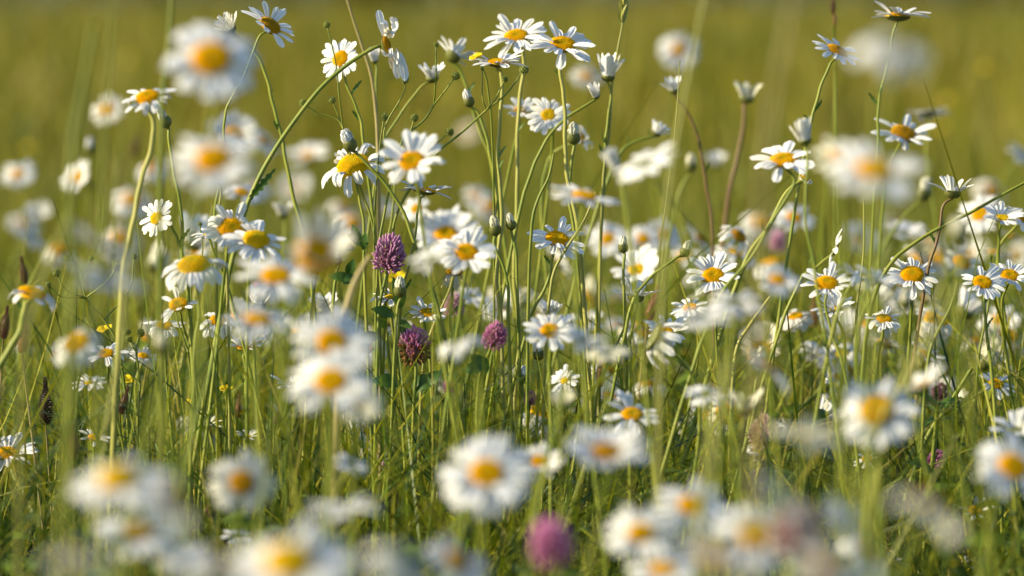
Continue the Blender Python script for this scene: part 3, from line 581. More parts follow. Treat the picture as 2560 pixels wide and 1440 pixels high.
# ------------------------------------------------------------------ the withered daisy hanging on the bowed stem
def withered(x, y, px, d, n, path, label, seed, petals, leafpx=None):
    rnd = random.Random(seed); nw = Vector((n[0], -n[1], n[2])).normalized()
    head = P(x, y, d); R = px * d / FPX / 2; F = Matrix((UP.cross(nw).cross(nw) * -1, nw.cross(UP.cross(nw).cross(nw) * -1), nw)).transposed().normalized().to_4x4()
    pts = stem_path(head - nw * R * .2, nw, path, d, rnd, .03)
    base = Vector((pts[-1].x, pts[-1].y, 0)); t = thing('daisy', base, label, 'daisy', G1)
    W = Matrix.Translation(head - base) @ F @ Matrix.Scale(R, 4)
    sp = spline([p - base for p in pts], 8); v, f = tube_data(sp, .0013, .0019, 7, .1)
    st = add('stem', mesh('stem', v, f, M['stem']), t)
    if leafpx:
        v, f = leaf_geo(P(*leafpx[0], d) - base, P(*leafpx[1], d - .004) - base, .0024, Vector((.2, -1, .2)), .4, 12)
        add('leaf', mesh('leaf', v, f, M['leaf']), st)
    add('calyx', calyx_mesh('open'), t, W); add('disc', disc_mesh('old'), t, W)
    for i, (an, k, sc) in enumerate(petals):       # angle 0 points up along the flower's face
        add('petal', petal_mesh(k, i % 6, 'petal' if i % 4 else 'withered', .85)[0], t, W @ Matrix.Rotation(an, 4, 'Z') @ Matrix.Translation((0, 0, .03 * i)) @ Matrix.Rotation([1.1, -1.3, .8, -.9, 1.5][i % 5], 4, 'X') @ Matrix.Scale(sc * 1.1, 4))
    return t
withered(964, 112, 130, 2.98, (.93, .22, .25), [(942,117),(885,150),(810,212),(735,305),(678,390),(640,462),(600,570)], 'withered daisy with shrivelled hanging petals on a thick bowed green stem', 3, [(-.25,'flat',1.0),(.1,'wavy',1.25),(.35,'curl',1.1),(-.1,'saucer',.9),(3.0,'droop',1.1),(3.3,'flat',1.35),(2.8,'hang',1.0),(3.15,'wavy',1.1),(.7,'curl',.9),(2.5,'curl',.9),(-.5,'wavy',.9),(.2,'hang',.8),(3.4,'curl',1.2),(2.95,'flat',.9),(-.15,'curl',1.3),(3.2,'wavy',1.5)], ((622,500),(690,420)))
withered(2012, 448, 78, 3.0, (.5, .0, .6), [(2000,455),(1968,480),(1920,570),(1866,650)], 'small withered daisy with two limp petals under the big sunlit long-petalled one', 5, [(-1.6,'droop',1.2),(-1.9,'wavy',1.3),(.8,'curl',.8),(2.6,'hang',.8)])

# ------------------------------------------------------------------ clovers
CLOV = {}
def clover_mesh(style):
    if style in CLOV: return CLOV[style]
    rnd = random.Random(style); parts, tint = [], []
    n = 150
    for i in range(n):
        q = 1 - (i + .5) / n * (1.75 if style != 'open' else 1.6); an = i * 2.399963 + rnd.uniform(-.25, .25)
        s = math.sqrt(max(0, 1 - q * q)); dr = Vector((math.cos(an) * s, math.sin(an) * s, q))
        body = Vector((dr.x * .56, dr.y * .52, dr.z * .85))
        up = (dr + Vector((0, 0, .55 if style != 'brown' or q > -.1 else -.15))).normalized()
        L = rnd.uniform(.24, .42) * (1.3 if style == 'open' else 1); w = rnd.uniform(.08, .12) * (.6 if style == 'open' else .72); L *= 1.12 if style == 'mauve' else 1.1
        a = up.orthogonal().normalized(); b = up.cross(a)
        ring = []
        for (t, ww) in ((0, .5), (.45, 1.0), (.8, .95), (1, .25)):
            c = body + up * L * t + Vector((0, 0, .05 * t))
            ring += [c + a * w * ww, c + b * w * ww * .8, c - a * w * ww, c - b * w * ww * .8]
        f = [(k * 4 + j, k * 4 + (j + 1) % 4, k * 4 + 4 + (j + 1) % 4, k * 4 + 4 + j) for k in range(3) for j in range(4)] + [(12, 13, 14, 15)]
        parts.append((ring, f, 0))
        g = rnd.random()
        if style == 'brown' and q < .15: c = (.20 + .12 * g, .06 + .05 * g, .035 + .02 * g)
        elif style == 'mauve': c = (.46 + .14 * g, .20 + .1 * g, .38 + .14 * g)
        elif style == 'pale': c = (.70 + .1 * g, .40 + .1 * g, .55 + .1 * g)
        elif style == 'open': c = (.50 + .12 * g, .34 + .12 * g, .28 + .1 * g)
        elif style == 'pink': c = (.72 + .1 * g, .26 + .1 * g, .52 + .12 * g)
        elif style == 'dull': c = (.22 + .08 * g, .09 + .04 * g, .12 + .04 * g)
        else: c = (.50 + .22 * g, .16 + .14 * g, .36 + .18 * g)
        for k in range(4):
            tip = k / 3
            tint += [(c[0] * (.8 + .3 * tip), c[1] * (.7 + .5 * tip), c[2] * (.8 + .3 * tip), 1)] * 4
    v, f = lathe([(.1, -.6), (.4, -.4), (.5, 0), (.35, .4), (.1, .62)], 12); parts.append((v, f, 0)); tint += [(.2, .08, .12, 1)] * len(v)
    v, f, _ = merge(parts); CLOV[style] = mesh('flower_head', v, f, M['floret'], tint=tint); return CLOV[style]
def clover(x, y, px, d, n, style, label, leaves=(), path=None, tall=1.0):
    rnd = random.Random(f"c{x}{y}"); nw = Vector((n[0], -n[1], n[2])).normalized()
    R = px * d / FPX / 2; head = P(x, y, d)
    pts = stem_path(head - nw * R * .6, nw, path, d, rnd, .03)
    base = Vector((pts[-1].x, pts[-1].y, 0)); t = thing('clover', base, label, 'clover', 'clovers in the meadow')
    v, f = tube_data(spline([p - base for p in pts], 6), .001, .0014, 7)
    add('stem', mesh('stem', v, f, M['stem']), t)
    add('flower_head', clover_mesh(style), t, Matrix.Translation(head - base) @ frame(nw, rnd.uniform(0, 6)) @ Matrix.Diagonal((R, R, R * tall, 1)))
    for (lx, ly, lpx, dx, dy) in leaves:
        c = P(lx, ly, d + rnd.uniform(-.01, .01)) - base; L = lpx * .8 * d / FPX
        tip = c + Vector((dx * L, rnd.uniform(-.3, .1) * L, dy * L))
        v, f = leaf_geo(c, tip, L * .22, Vector((rnd.uniform(-.4, .4), -.9, .5)))
        lf = add('leaf', mesh('leaf', v, f, M['leaf']), t)
    return t
clover(972,645,96,2.98,(.2,.1,1),'mauve','egg-shaped mauve clover head, the highest clover, beside dark leaves',
       [(905,612,75,-.6,.45),(885,622,80,-.95,.05),(898,600,60,-.35,.85),(910,625,62,.1,.9),(890,690,80,-.5,-.3),(870,690,70,.3,.8),(880,700,80,-.9,.15)],[(965,690),(950,760),(945,860)], 1.08)
clover(1037,872,94,2.98,(.02,.05,1),'brown','purple clover going brown at its base, largest sharp clover in the grass',
       [(1000,770,110,-.2,.9),(1005,800,95,.35,-.9),(985,790,80,-.9,.3),(1000,960,110,-.8,.1),(1030,970,130,.6,.2),(950,840,90,-.9,-.2),(960,820,80,-.3,.9),(1110,940,90,.7,-.2),(1100,930,90,-.5,-.5)],[(1040,925),(1035,1010)])
clover(1236,846,74,2.86,(.3,.3,.9),'purple','soft magenta clover behind the white blurred crescent',[(1210,920,90,-.8,-.1),(1220,930,110,-.5,.5)])
clover(1135,768,64,3.25,(.05,.1,1),'pale','pale pink clover behind the stem of the old seed disc',[])
clover(1380,1368,125,1.98,(-.2,.3,1),'pink','bright pink blurred clover ball at the bottom edge',[])
clover(1912,1090,88,2.85,(-.1,.3,.9),'open','faded spiky clover with open pinkish florets by the cream blur',[(1930,1100,70,.5,.6)])
clover(2338,1150,50,3.0,(.5,.2,.7),'purple','small lilac clover tucked low near the tall bristly stem',[(2310,1160,50,-.7,.2)])
clover(1946,608,56,3.9,(0,.2,1),'pale','hazy pink clover beyond the thin pale stems',[])
clover(530,1282,46,3.0,(.3,.1,.95),'dull','small brown-pink clover bud low between long grass blades',[])
clover(1125,968,40,3.1,(0,.1,1),'purple','small violet clover low beside tall stems, below the white crescent',[])
clover(966,1165,30,3.0,(.1,.1,1),'pale','tiny pink clover bud deep in the dark grass',[])
clover(1325,1000,40,3.0,(.1,.1,1),'purple','narrow magenta clover under the small round crisp bud',[])
clover(2350,985,50,3.2,(.1,.2,.9),'dull','dusky pink clover behind the dark thistle leaves',[])
clover(1990,1350,150,1.9,(.1,.1,1),'open','brown-pink blurred clover in the lower crowd of daisies',[])
clover(650,740,60,3.9,(0,.1,1),'pale','hidden pale pink clover behind the broad blurred daisy',[])

# ------------------------------------------------------------------ buttercups
def buttercup(x, y, px, d, n, label, group=None):
    rnd = random.Random(f"b{x}{y}"); nw = Vector((n[0], -n[1], n[2])).normalized()
    R = px * d / FPX / 2; head = P(x, y, d); pts = stem_path(head, nw, None, d, rnd, .02)
    base = Vector((pts[-1].x, pts[-1].y, 0)); t = thing('buttercup', base, label, 'buttercup', group or 'buttercups in the meadow')
    v, f = tube_data(spline([p - base for p in pts], 5), .0006, .001, 5); add('stem', mesh('stem', v, f, M['stem']), t)
    W = Matrix.Translation(head - base) @ frame(nw, rnd.uniform(0, 6)) @ Matrix.Scale(R, 4)
    add('disc', disc_mesh('tiny'), t, W)
    for i in range(5):
        add('petal', petal_mesh('saucer', i, 'petal_yellow', 5.2)[0], t, W @ Matrix.Rotation(i * 1.2566, 4, 'Z'))
buttercup(263,822,42,3.05,(-.3,.3,.9),'bright yellow buttercup above the thin-petalled gold-disc daisy')
buttercup(990,692,60,3.3,(0,.4,.9),'golden buttercup half hidden under the egg-shaped mauve clover')
buttercup(1190,142,36,3.05,(-.4,.3,.9),'yellow buttercup at the rim of the edge-on daisy below the tall pair')
buttercup(565,972,34,3.05,(0,.4,.9),'small orange-yellow buttercup low beside the upturned daisy stem')
buttercup(320,950,40,3.1,(.2,.4,.8),'orange-yellow buttercup low near the silvery daisy')
buttercup(474,1005,22,3.05,(0,.5,.8),'tiny yellow buttercup deep in the long grass')
buttercup(600,1030,22,3.1,(0,.5,.8),'tiny yellow buttercup close to the tiny white daisy in grass')
for (x, y, d) in [(2462,170,7.5),(2365,250,7.5),(2190,190,9),(70,370,7),(1640,250,10),(2350,320,7.5),(780,330,9),(320,150,10),(1000,230,9.5)]:
    buttercup(x, y, .017 * FPX / d, d, (-.2, .4, .9), 'yellow buttercup melted to a soft dot in the far meadow', 'buttercups blurred in the far meadow')

# ------------------------------------------------------------------ buttercup plants gone to seed: thin branching stems with green burrs
BURR = {}
def burr_mesh(k):
    if k in BURR: return BURR[k]
    rnd = random.Random(k); parts = []
    v, f = lathe([(.05, -.7), (.5, -.5), (.7, 0), (.5, .5), (.05, .7)], 10); parts.append((v, f, 0))
    for i in range(38):
        q = 1 - 2 * (i + .5) / 38; an = i * 2.4; s = math.sqrt(1 - q * q)
        g = Vector((math.cos(an) * s, math.sin(an) * s, q)); a = g.orthogonal().normalized(); b = g.cross(a); c = g * .62; w = .2
        pts = [c + a * w, c + b * w * .6, c - a * w, c - b * w * .6, c + g * .28 + a * w * .7, c + g * .28 + b * w * .4, c + g * .28 - a * w * .7, c + g * .28 - b * w * .4, c + g * .5 + b * .08]
        parts.append((pts, [(0, 1, 5, 4), (1, 2, 6, 5), (2, 3, 7, 6), (3, 0, 4, 7), (4, 5, 8), (5, 6, 8), (6, 7, 8), (7, 4, 8)], 0))
    v, f, _ = merge(parts); BURR[k] = mesh('seed_head', v, f, M['seed']); return BURR[k]
def seeder(d, main, branches, label, r=.0007):
    rnd = random.Random(label); pts = [P(x, y, d) for x, y in main]
    last = pts[-1]
    if last.z > .02: pts.append(Vector((last.x + (last.x - pts[-2].x) * .5, last.y + .01, 0)))
    base = Vector((pts[-1].x, pts[-1].y, 0)); t = thing('buttercup_seed_plant', base, label, 'seed plant', 'buttercup plants gone to seed')
    v, f = tube_data(spline([p - base for p in pts], 6), r, r * 1.5, 6); add('stem', mesh('stem', v, f, M['stem']), t)
    for br in branches:
        dd = d + rnd.uniform(-.015, .015)
        q = [P(*br[0], d)] + [P(x, y, dd) for x, y in br[1:-1]]
        tipx, tipy, size = br[-1]; q.append(P(tipx, tipy, dd))
        v, f = tube_data(spline([p - base for p in q], 6), r, r * .7, 6); add('branch', mesh('branch', v, f, M['stem']), t)
        R = size * d / FPX / 2
        add('seed_head', burr_mesh(rnd.randrange(4)), t, Matrix.Translation(q[-1] - base) @ Matrix.Rotation(rnd.uniform(0, 6), 4, 'Z') @ Matrix.Scale(R, 4))
seeder(3.0, [(858,322),(880,400),(905,480),(935,580)], [((858,322),(848,240),(840,160),(817,62,19)), ((858,322),(845,300),(790,280),(757,257,20)), ((858,322),(850,300),(830,250,20)), ((935,580),(942,450),(948,380),(960,292,22))],
       'thin branching seed plant with a green burr high beside the sunlit white daisy')
seeder(2.99, [(1085,262),(1060,300),(1010,345),(985,420),(960,540),(945,640)], [((1085,262),(1110,230),(1140,190,23)), ((1085,262),(1090,190),(1090,112,15)), ((1010,345),(1025,330),(1036,295,22)), ((1000,380),(1085,360),(1124,330,24)), ((985,420),(960,330),(1010,230),(1012,200,22))],
       'branching seed plant with a tiny yellow tip, in front of the cupped daisy')
seeder(3.0, [(1216,275),(1150,335),(1100,375),(1040,450),(985,560)], [((1216,275),(1265,235),(1310,175,26)), ((1216,275),(1240,245),(1262,198,17)), ((1216,275),(1207,250),(1206,172,9))],
       'seed plant with long slanting stem under the edge-on daisy of the tall cluster')
seeder(3.0, [(205,690),(215,745),(260,800),(300,880)], [((205,690),(190,660),(168,645,18)), ((205,690),(228,645,14)), ((215,745),(280,690),(283,640,18)), ((215,745),(270,700),(292,668,22)), ((260,800),(325,720),(335,642,16)), ((215,745),(160,720),(142,682,22)), ((215,745),(150,740),(120,712,17))],
       'low spray of small green burrs among blurred petal streaks')
seeder(3.0, [(340,880),(350,960),(345,1040)], [((340,880),(322,850),(318,830,20)), ((340,880),(345,850),(352,832,22)), ((340,880),(335,860),(322,848,20)), ((350,960),(250,860),(196,812,19))],
       'seed plant with a clump of burrs above the little yellow-centred daisy')
seeder(3.02, [(470,880),(480,980),(478,1080)], [((470,880),(480,780),(470,648,14)), ((470,880),(440,760),(505,640),(500,560,12))], 'slim seed plant with two small burrs by the hanging-petal daisy')

# buds with green bodies on slanting stems
for (x, y, px, n, path, lab) in [
    (1713,628,34,(.35,.1,.9),[(1700,640),(1640,680),(1590,745),(1560,830)],'olive green closed bud at the end of a slanting stem over the dazzling daisy'),
    (803,612,28,(.1,.3,.95),[(800,640),(790,720)],'small shiny cream-brown bud on a thin stem beside the arching stem'),
    (845,650,26,(0,.1,1),[(846,680),(830,760)],'little green-cream bud just left of the egg-shaped mauve clover'),
    (1238,572,40,(-.1,.2,.95),[(1238,600),(1262,680),(1270,790)],'dark green bud pressed against the tall double stems'),
    (1278,560,34,(-.2,.2,.95),[(1284,590),(1290,700)],'yellow-green bud beside the dark green one on the tall stems'),
    (1903,900,42,(0,.1,1),[(1900,930),(1880,1000)],'crisp bud showing a white tip over green bracts, low by the bent yellow stem')]:
    daisy(x, y, px, 2.99, n, 'bud', None, path, lab, name='daisy_bud', cat='daisy bud', group='daisy buds', npet=10, mat='petal_cream')

# ------------------------------------------------------------------ brown plantain and sorrel heads
SPIKE = {}
def spike_mesh(mat, seed):
    if (mat, seed) in SPIKE: return SPIKE[(mat, seed)]
    rnd = random.Random(seed); parts = []
    v, f = lathe([(.02, -.95), (.12, -.85), (.2, -.3), (.17, .4), (.06, .9), (.01, 1)], 10); parts.append((v, f, 0))
    for i in range(210):
        z = -.92 + 1.86 * (i + .5) / 150; an = i * 2.4; r = .21 * math.sqrt(max(.05, 1 - z * z * .85)) * (1 - .25 * (z > .3) * z)
        c = Vector((r * math.cos(an), r * math.sin(an), z)); g = Vector((math.cos(an), math.sin(an), .75)).normalized()
        a = g.orthogonal().normalized(); b = g.cross(a); L = rnd.uniform(.07, .15); w = .045
        parts.append(([c + a * w, c + b * w, c - a * w, c - b * w, c + g * L], [(0, 1, 4), (1, 2, 4), (2, 3, 4), (3, 0, 4)], 0))
    v, f, _ = merge(parts); SPIKE[(mat, seed)] = mesh('seed_spike', v, f, M[mat], False); return SPIKE[(mat, seed)]
for (x, y, hp, d, lean, mat, lab) in [
    (58,845,80,2.9,.1,'tan','tan plantain head with a rough surface standing by the thick pale stem'),
    (12,818,64,2.95,.15,'brown','reddish-brown plantain head at the very edge, next to the tan one'),
    (114,1020,92,2.98,.0,'brown_dark','black-brown plantain head standing in the low grass'),
    (308,1010,56,3.0,.3,'brown','short brown plantain head tilted among green blades'),
    (60,685,54,3.3,-.15,'brown','soft brown plantain head rising behind the lean-petalled daisy'),
    (185,1115,70,2.8,.0,'tan','faint olive-tan plantain head beside low yellow disc'),
    (595,1025,45,3.1,.1,'tan','soft tan plantain head among long blades, over the ochre-centred blur'),
    (693,1045,36,3.0,.4,'brown','small rust-brown plantain head near the silver petals'),
    (1500,940,60,3.0,.0,'tan','fuzzy tan plantain head in mid grass beside the pale olive blur'),
    (1420,1150,42,3.0,.1,'tan','orange-tan small plantain head against the small bright daisy'),
    (165,1340,40,2.9,.2,'tan','ginger plantain head low in the corner grass'),
    (2083,18,34,3.35,.0,'brown','dusky red sorrel knob on a thin stalk at the top'),
    (2087,50,28,3.35,.0,'tan','pinkish sorrel knob just under the dusky red one'),
    (1630,770,70,3.2,.3,'tan','rusty curled plantain head behind the sparse upright daisy'),
    (1895,840,60,3.5,.0,'brown','soft rust-brown plantain head behind bent yellow stem'),
    (2035,790,60,3.4,.0,'tan','blurred reddish-tan plantain head near the curled-petal small daisy'),
    (340,370,50,4.4,.2,'brown','hazy reddish plantain head between the hazy bud and the bud on a thin stem'),
    (2310,1230,50,2.9,.2,'brown_dark','dark plantain head in shade under the bristly stem'),
    (2390,1320,60,2.9,.1,'brown_dark','darkest plantain head near the bottom, by small crisp daisies'),
    (2040,1330,70,2.3,.1,'brown','brown blurred plantain head in the lower crowd beside a blue-grey flower'),
    (990,1250,40,3.0,.1,'brown','small brown plantain head by the white edge-on blur')]:
    rnd = random.Random(lab); c = P(x, y, d); hh = hp * d / FPX / 2
    base = Vector((c.x + rnd.uniform(-.04, .04) - lean * .1, c.y + rnd.uniform(0, .03), 0))
    t = thing('plantain_head', base, lab, 'seed head', 'brown seed heads')
    n = Vector((lean, -.1, 1)).normalized(); bot = c - n * hh * .9
    v, f = tube_data(spline([bot - base, (bot - base) * .5 + Vector((lean * .03, 0, 0)), Vector((0, 0, 0))], 6), .0007, .001, 6)
    add('stem', mesh('stem', v, f, M['stem' if rnd.random() < .6 else 'straw']), t)
    add('seed_spike', spike_mesh(mat, rnd.randrange(3)), t, Matrix.Translation(c - base) @ frame(n, rnd.uniform(0, 6)) @ Matrix.Diagonal((hh * 1.5, hh * 1.5, hh, 1)))

# ------------------------------------------------------------------ tall single grass stalks that can be told apart
def stalk(d, path, label, r=.0012, mat='straw', spikelets=0, name='grass_stalk'):
    rnd = random.Random(label); pts = [P(x, y, d) for x, y in path]; last = pts[-1]
    if last.z > .03: pts.append(Vector((last.x + max(-.1, min(.1, (last.x - pts[-2].x) * .8)), last.y + .02, 0)))
    base = Vector((pts[-1].x, pts[-1].y, 0)); t = thing(name, base, label, 'grass stalk', 'tall grass stalks')
    sp = spline([p - base for p in pts], 8); v, f = tube_data(sp, r * .7, r * 1.3, 6); add('stem', mesh('stem', v, f, M[mat]), t)
    if spikelets:
        parts = []
        for i in range(spikelets):
            c = sp[0].lerp(sp[min(len(sp) - 1, 9)], i / spikelets); ax = (sp[0] - sp[9]).normalized()
            an = i * 2.4; g = (ax + Vector((math.cos(an) * .35, math.sin(an) * .35, 0))).normalized()
            v, f = leaf_geo(c, c + g * .011, .0013, Vector((math.sin(an), -math.cos(an), .1)), 0, 4); parts.append((v, f, 0))
        v, f, _ = merge(parts); add('spikelet_head', mesh('spikelet_head', v, f, M[mat]), t)
stalk(3.12, [(1562,-20),(1556,60),(1546,115),(1532,200),(1524,330),(1508,450)], 'tall grass flower spike with tight pale spikelets at the top, over the tulip-shaped daisy', .0008, 'stem_pale', 26)
stalk(3.15, [(865,-10),(885,55),(905,115),(928,190),(940,285),(945,380)], 'straw-brown stalk slanting from the top border past the closed white bud', .0012, 'straw', 0)
stalk(1.7, [(1990,-60),(1955,130),(1925,300),(1900,560)], 'wide ghostly tan blade in front of the olive background, upper side', .0009, 'straw')
stalk(2.3, [(1765,-20),(1735,120),(1715,220),(1680,420),(1660,600)], 'blurred pale green stalk beside the hazy round daisy', .0012, 'stem_pale')
stalk(2.2, [(285,-20),(270,200),(262,330),(255,500)], 'dim green blurred stalk rising to the top above the high-dome daisy', .0009, 'stem')
stalk(2.1, [(235,60),(205,230),(185,330),(175,480)], 'hazy green blade left of the high-dome daisy', .0014, 'stem')
stalk(2.5, [(430,-20),(425,60),(418,140),(405,260)], 'dark green hazy stalk near the broad-petalled blur', .0014, 'stem')
stalk(2.2, [(175,480),(160,560),(118,660),(92,740),(60,880)], 'blurred straw stalk leaning by the lean-petalled daisy', .0009, 'stem_pale')
stalk(2.45, [(318,600),(312,720),(300,860),(270,1050),(250,1180)], 'thick blurred yellow stalk running down past the thin-petalled daisy', .0013, 'stem_pale')
stalk(3.0, [(1978,702),(1950,715),(1905,770),(1870,820),(1846,860),(1832,960)], 'bent yellow-green stem with a cut tip in the low meadow', .0013, 'stem_pale')
stalk(3.0, [(2570,452),(2500,490),(2420,535),(2330,580),(2270,620),(2235,650),(2180,760)], 'long dark arching stem sweeping in from the picture edge', .0013, 'stem')
stalk(2.3, [(2410,640),(2370,760),(2320,860),(2260,980),(2200,1150)], 'pale blurred straw leaning beside the yolk-disc daisy, tallest of its sheaf',   .0011, 'stem_pale')
stalk(2.35, [(2360,700),(2310,830),(2262,930),(2210,1060)], 'pale blurred straw, middle of the leaning sheaf', .0009, 'stem_pale')
stalk(2.25, [(2330,760),(2300,850),(2250,960),(2190,1090)], 'pale blurred straw, lowest of the leaning sheaf', .001, 'stem_pale')
stalk(2.6, [(925,640),(895,690),(870,760),(850,860)], 'blurred bent straw blade in front of the two stacked daisies', .0022, 'straw')
stalk(3.0, [(2430,920),(2380,1000),(2320,1090),(2285,1180),(2262,1260)], 'stout bristly yellow-green stem leaning by dark thistle leaves', .002, 'stem')
stalk(3.0, [(1700,150),(1690,300),(1670,470),(1650,640)], 'thin faint stalk in front of the hazy peach-disc daisy', .0005, 'stem_pale')
stalk(2.0, [(1830,880),(1790,1060),(1760,1230),(1740,1440)], 'pale blurred stem standing before the lower crowd', .0016, 'stem_pale')
stalk(1.9, [(2140,1180),(2140,1300),(2150,1440)], 'green blurred stem before the blue-grey turned-away daisy', .0013, 'stem')
for i, (x0, y0, x1, y1, lab) in enumerate([(2395,700,2320,905,'straw of the rough sheaf nearest the picture edge'),(540,440,560,560,'thin stem under the very blurred oval-disc daisy'),(1385,380,1330,560,'slanting pale stem crossing the tall middle cluster'),
        (1490,480,1380,700,'long slanting green stem under the soft flat daisy'),(1600,700,1490,1000,'slanting stem below the dazzling white daisy'),(2160,500,2140,900,'upright pale stem below the huge amber-disc blur'),
        (2478,640,2440,1000,'upright green stem crossing the golden pair'),(1145,640,1060,900,'leaning green stem behind the old seed disc'),(990,420,940,800,'slender stem running down beside the egg-shaped mauve clover')]):
    stalk(2.9 + .03 * i, [(x0, y0), ((x0 * 2 + x1) / 3 + 6, (y0 * 2 + y1) / 3), ((x0 + x1 * 2) / 3 - 4, (y0 + y1 * 2) / 3), (x1, y1)], lab, .001, 'stem_pale' if i % 2 else 'stem')

# dark thistle rosette
rnd = random.Random(9); c = P(2345, 1010, 2.98); base = Vector((c.x, c.y, 0))
t = thing('thistle', base, 'dark spiny thistle top with narrow toothed leaves beside the big amber blur', 'thistle')
v, f = tube_data(spline([c - base, (c - base) * .5 + Vector((-.01, .01, 0)), Vector((0, 0, 0))], 6), .0016, .002, 7); add('stem', mesh('stem', v, f, M['stem']), t)
for i in range(11):
    an = i * 2.4; L = rnd.uniform(.016, .028); o = c - base - Vector((0, 0, .004 * (i % 4)))
    v, f = leaf_geo(o, o + Vector((math.cos(an) * L, math.sin(an) * L * .8, L * rnd.uniform(-.2, .7))), .0022, Vector((0, -.6, 1)), .5, 12)
    add('leaf', mesh('leaf', v, f, M['leaf']), t)

# ------------------------------------------------------------------ ground
def ground():
    xs = np.concatenate([np.linspace(-120, -4, 16), np.linspace(-3, 3, 13), np.linspace(4, 120, 16)])
    ys = np.concatenate([np.linspace(-40, 0, 6), np.linspace(1, 20, 20), np.linspace(25, 260, 24)])
    v = [(x, y, 0.012 * math.sin(x * 1.3 + y * .7) + 0.01 * math.sin(y * 1.1) - .02) for y in ys for x in xs]; m = len(xs)
    f = [(j * m + i, j * m + i + 1, (j + 1) * m + i + 1, (j + 1) * m + i) for j in range(len(ys) - 1) for i in range(m - 1)]
    mt, nt, out = new_mat('meadow_soil')
    p = N(nt, 'ShaderNodeBsdfPrincipled'); p.inputs['Roughness'].default_value = .9
    c = ramp(nt, noise(nt, 1.1, 6.0), [(.3, (.045, .05, .008)), (.55, (.085, .09, .012)), (.75, (.11, .09, .02))]); nt.links.new(c, p.inputs['Base Color'])
    bump(nt, p, noise(nt, 14.0, 5.0), .8, .06); nt.links.new(p.outputs[0], out.inputs[0])
    o = add('ground', mesh('ground', v, f, mt)); o['kind'] = 'structure'
    o['label'] = 'meadow soil under the grass'
ground()

# ------------------------------------------------------------------ grass
def vnoise(x, y, s, seed):
    g = np.random.default_rng(seed); ph = g.uniform(0, 6.28, (8, 1)); k = g.normal(0, 1, (8, 2)) / s
    return np.sin(k[:, :1] * x[None] * 3 + k[:, 1:] * y[None] * 3 + ph).sum(0) / 4
def blades(name, label, x, y, h, w, lean, curve, tint, seg=6, mat='grass', tipw=.15):
    n = len(x); t = np.linspace(0, 1, seg + 1)[None, :]
    az = rng.uniform(0, 2 * np.pi, n)[:, None]; fa = rng.uniform(0, np.pi, n)[:, None]
    bend = (lean[:, None] * t + curve[:, None] * t ** 2.4) * h[:, None]
    z = h[:, None] * (t - .22 * np.abs(curve[:, None]) * t ** 3)
    cx = x[:, None] + np.cos(az) * bend; cy = y[:, None] + np.sin(az) * bend
    ww = w[:, None] * (1 - t ** 2.2 * (1 - tipw)) * .5
    tw = fa + t * rng.uniform(-1.2, 1.2, n)[:, None]
    dx, dy = np.cos(tw) * ww, np.sin(tw) * ww
    V = np.stack([np.stack([cx - dx, cy - dy, z - .02], -1), np.stack([cx + dx, cy + dy, z - .02], -1)], 2)   # n, seg+1, 2, 3
    V = V.reshape(-1, 3)
    b = (np.arange(n) * (seg + 1) * 2)[:, None] + (np.arange(seg) * 2)[None, :]
    F = np.stack([b, b + 1, b + 3, b + 2], -1).reshape(-1, 4)
    me = bpy.data.meshes.new(name); me.vertices.add(len(V)); me.vertices.foreach_set('co', V.astype(np.float32).ravel())
    me.loops.add(F.size); me.loops.foreach_set('vertex_index', F.astype(np.int32).ravel())
    me.polygons.add(len(F)); me.polygons.foreach_set('loop_start', np.arange(0, F.size, 4, dtype=np.int32)); me.polygons.foreach_set('loop_total', np.full(len(F), 4, dtype=np.int32))
    me.polygons.foreach_set('use_smooth', np.ones(len(F), dtype=bool))
    at = me.color_attributes.new('tint', 'FLOAT_COLOR', 'POINT')
    C = np.repeat(np.concatenate([tint, np.ones((n, 1))], 1), (seg + 1) * 2, axis=0).astype(np.float32); at.data.foreach_set('color', C.ravel())
    me.materials.append(M[mat]); me.update(); me.validate()
    o = add(name, me); o['kind'] = 'stuff'; o['label'] = label; return o
def scatter(n, y0, y1, ml, mr, power=1.0, clump=None):
    """points over the wedge of meadow the picture takes in, with a margin on either side"""
    hw = .125
    if clump:
        x, y = scatter(n * 3, y0, y1, ml, mr, power)
        keep = rng.random(len(x)) < np.clip(.42 + .75 * vnoise(x, y, clump, 31), .03, 1)
        return x[keep][:n], y[keep][:n]
    yy = y0 + (y1 - y0) * rng.random(n * 3) ** power
    wid = 2 * hw * yy + ml + mr; keep = rng.random(n * 3) < wid / wid.max() if power == 1.0 else np.ones(n * 3, bool)
    yy = yy[keep][:n]; m = len(yy)
    return -hw * yy - ml + rng.random(m) * (2 * hw * yy + ml + mr), yy
PAL = np.array([(.13, .160, .008), (.165, .180, .010), (.078, .122, .008), (.205, .188, .012), (.235, .19, .030), (.042, .074, .006)])
NEAR = np.array([(.135, .185, .006), (.22, .245, .009), (.07, .122, .005), (.33, .315, .020), (.36, .30, .06), (.014, .042, .003)])  # last, near-black tint paints the shade of the gaps into the blade colours
def tints(n, w, x, y, jit=.22):
    k = rng.choice(len(w), n, p=np.array(w) / sum(w)); c = np.where((y < 4.6)[:, None], NEAR[k], PAL[k]) * rng.uniform(1 - jit, 1 + jit, (n, 1))
    return c * (1 + np.array([.30, .20, .1])[None] * np.clip(vnoise(x, y, 1.6, 3), -1, 1)[:, None]) * (1 + .18 * np.clip(vnoise(x, y, .6, 5), -1, 1))[:, None] * (1 + np.array([.26, .16, .0])[None] * (np.clip(vnoise(x * 1.6, y * .5, 1.5, 41), -1, 1) * (y > 6))[:, None])
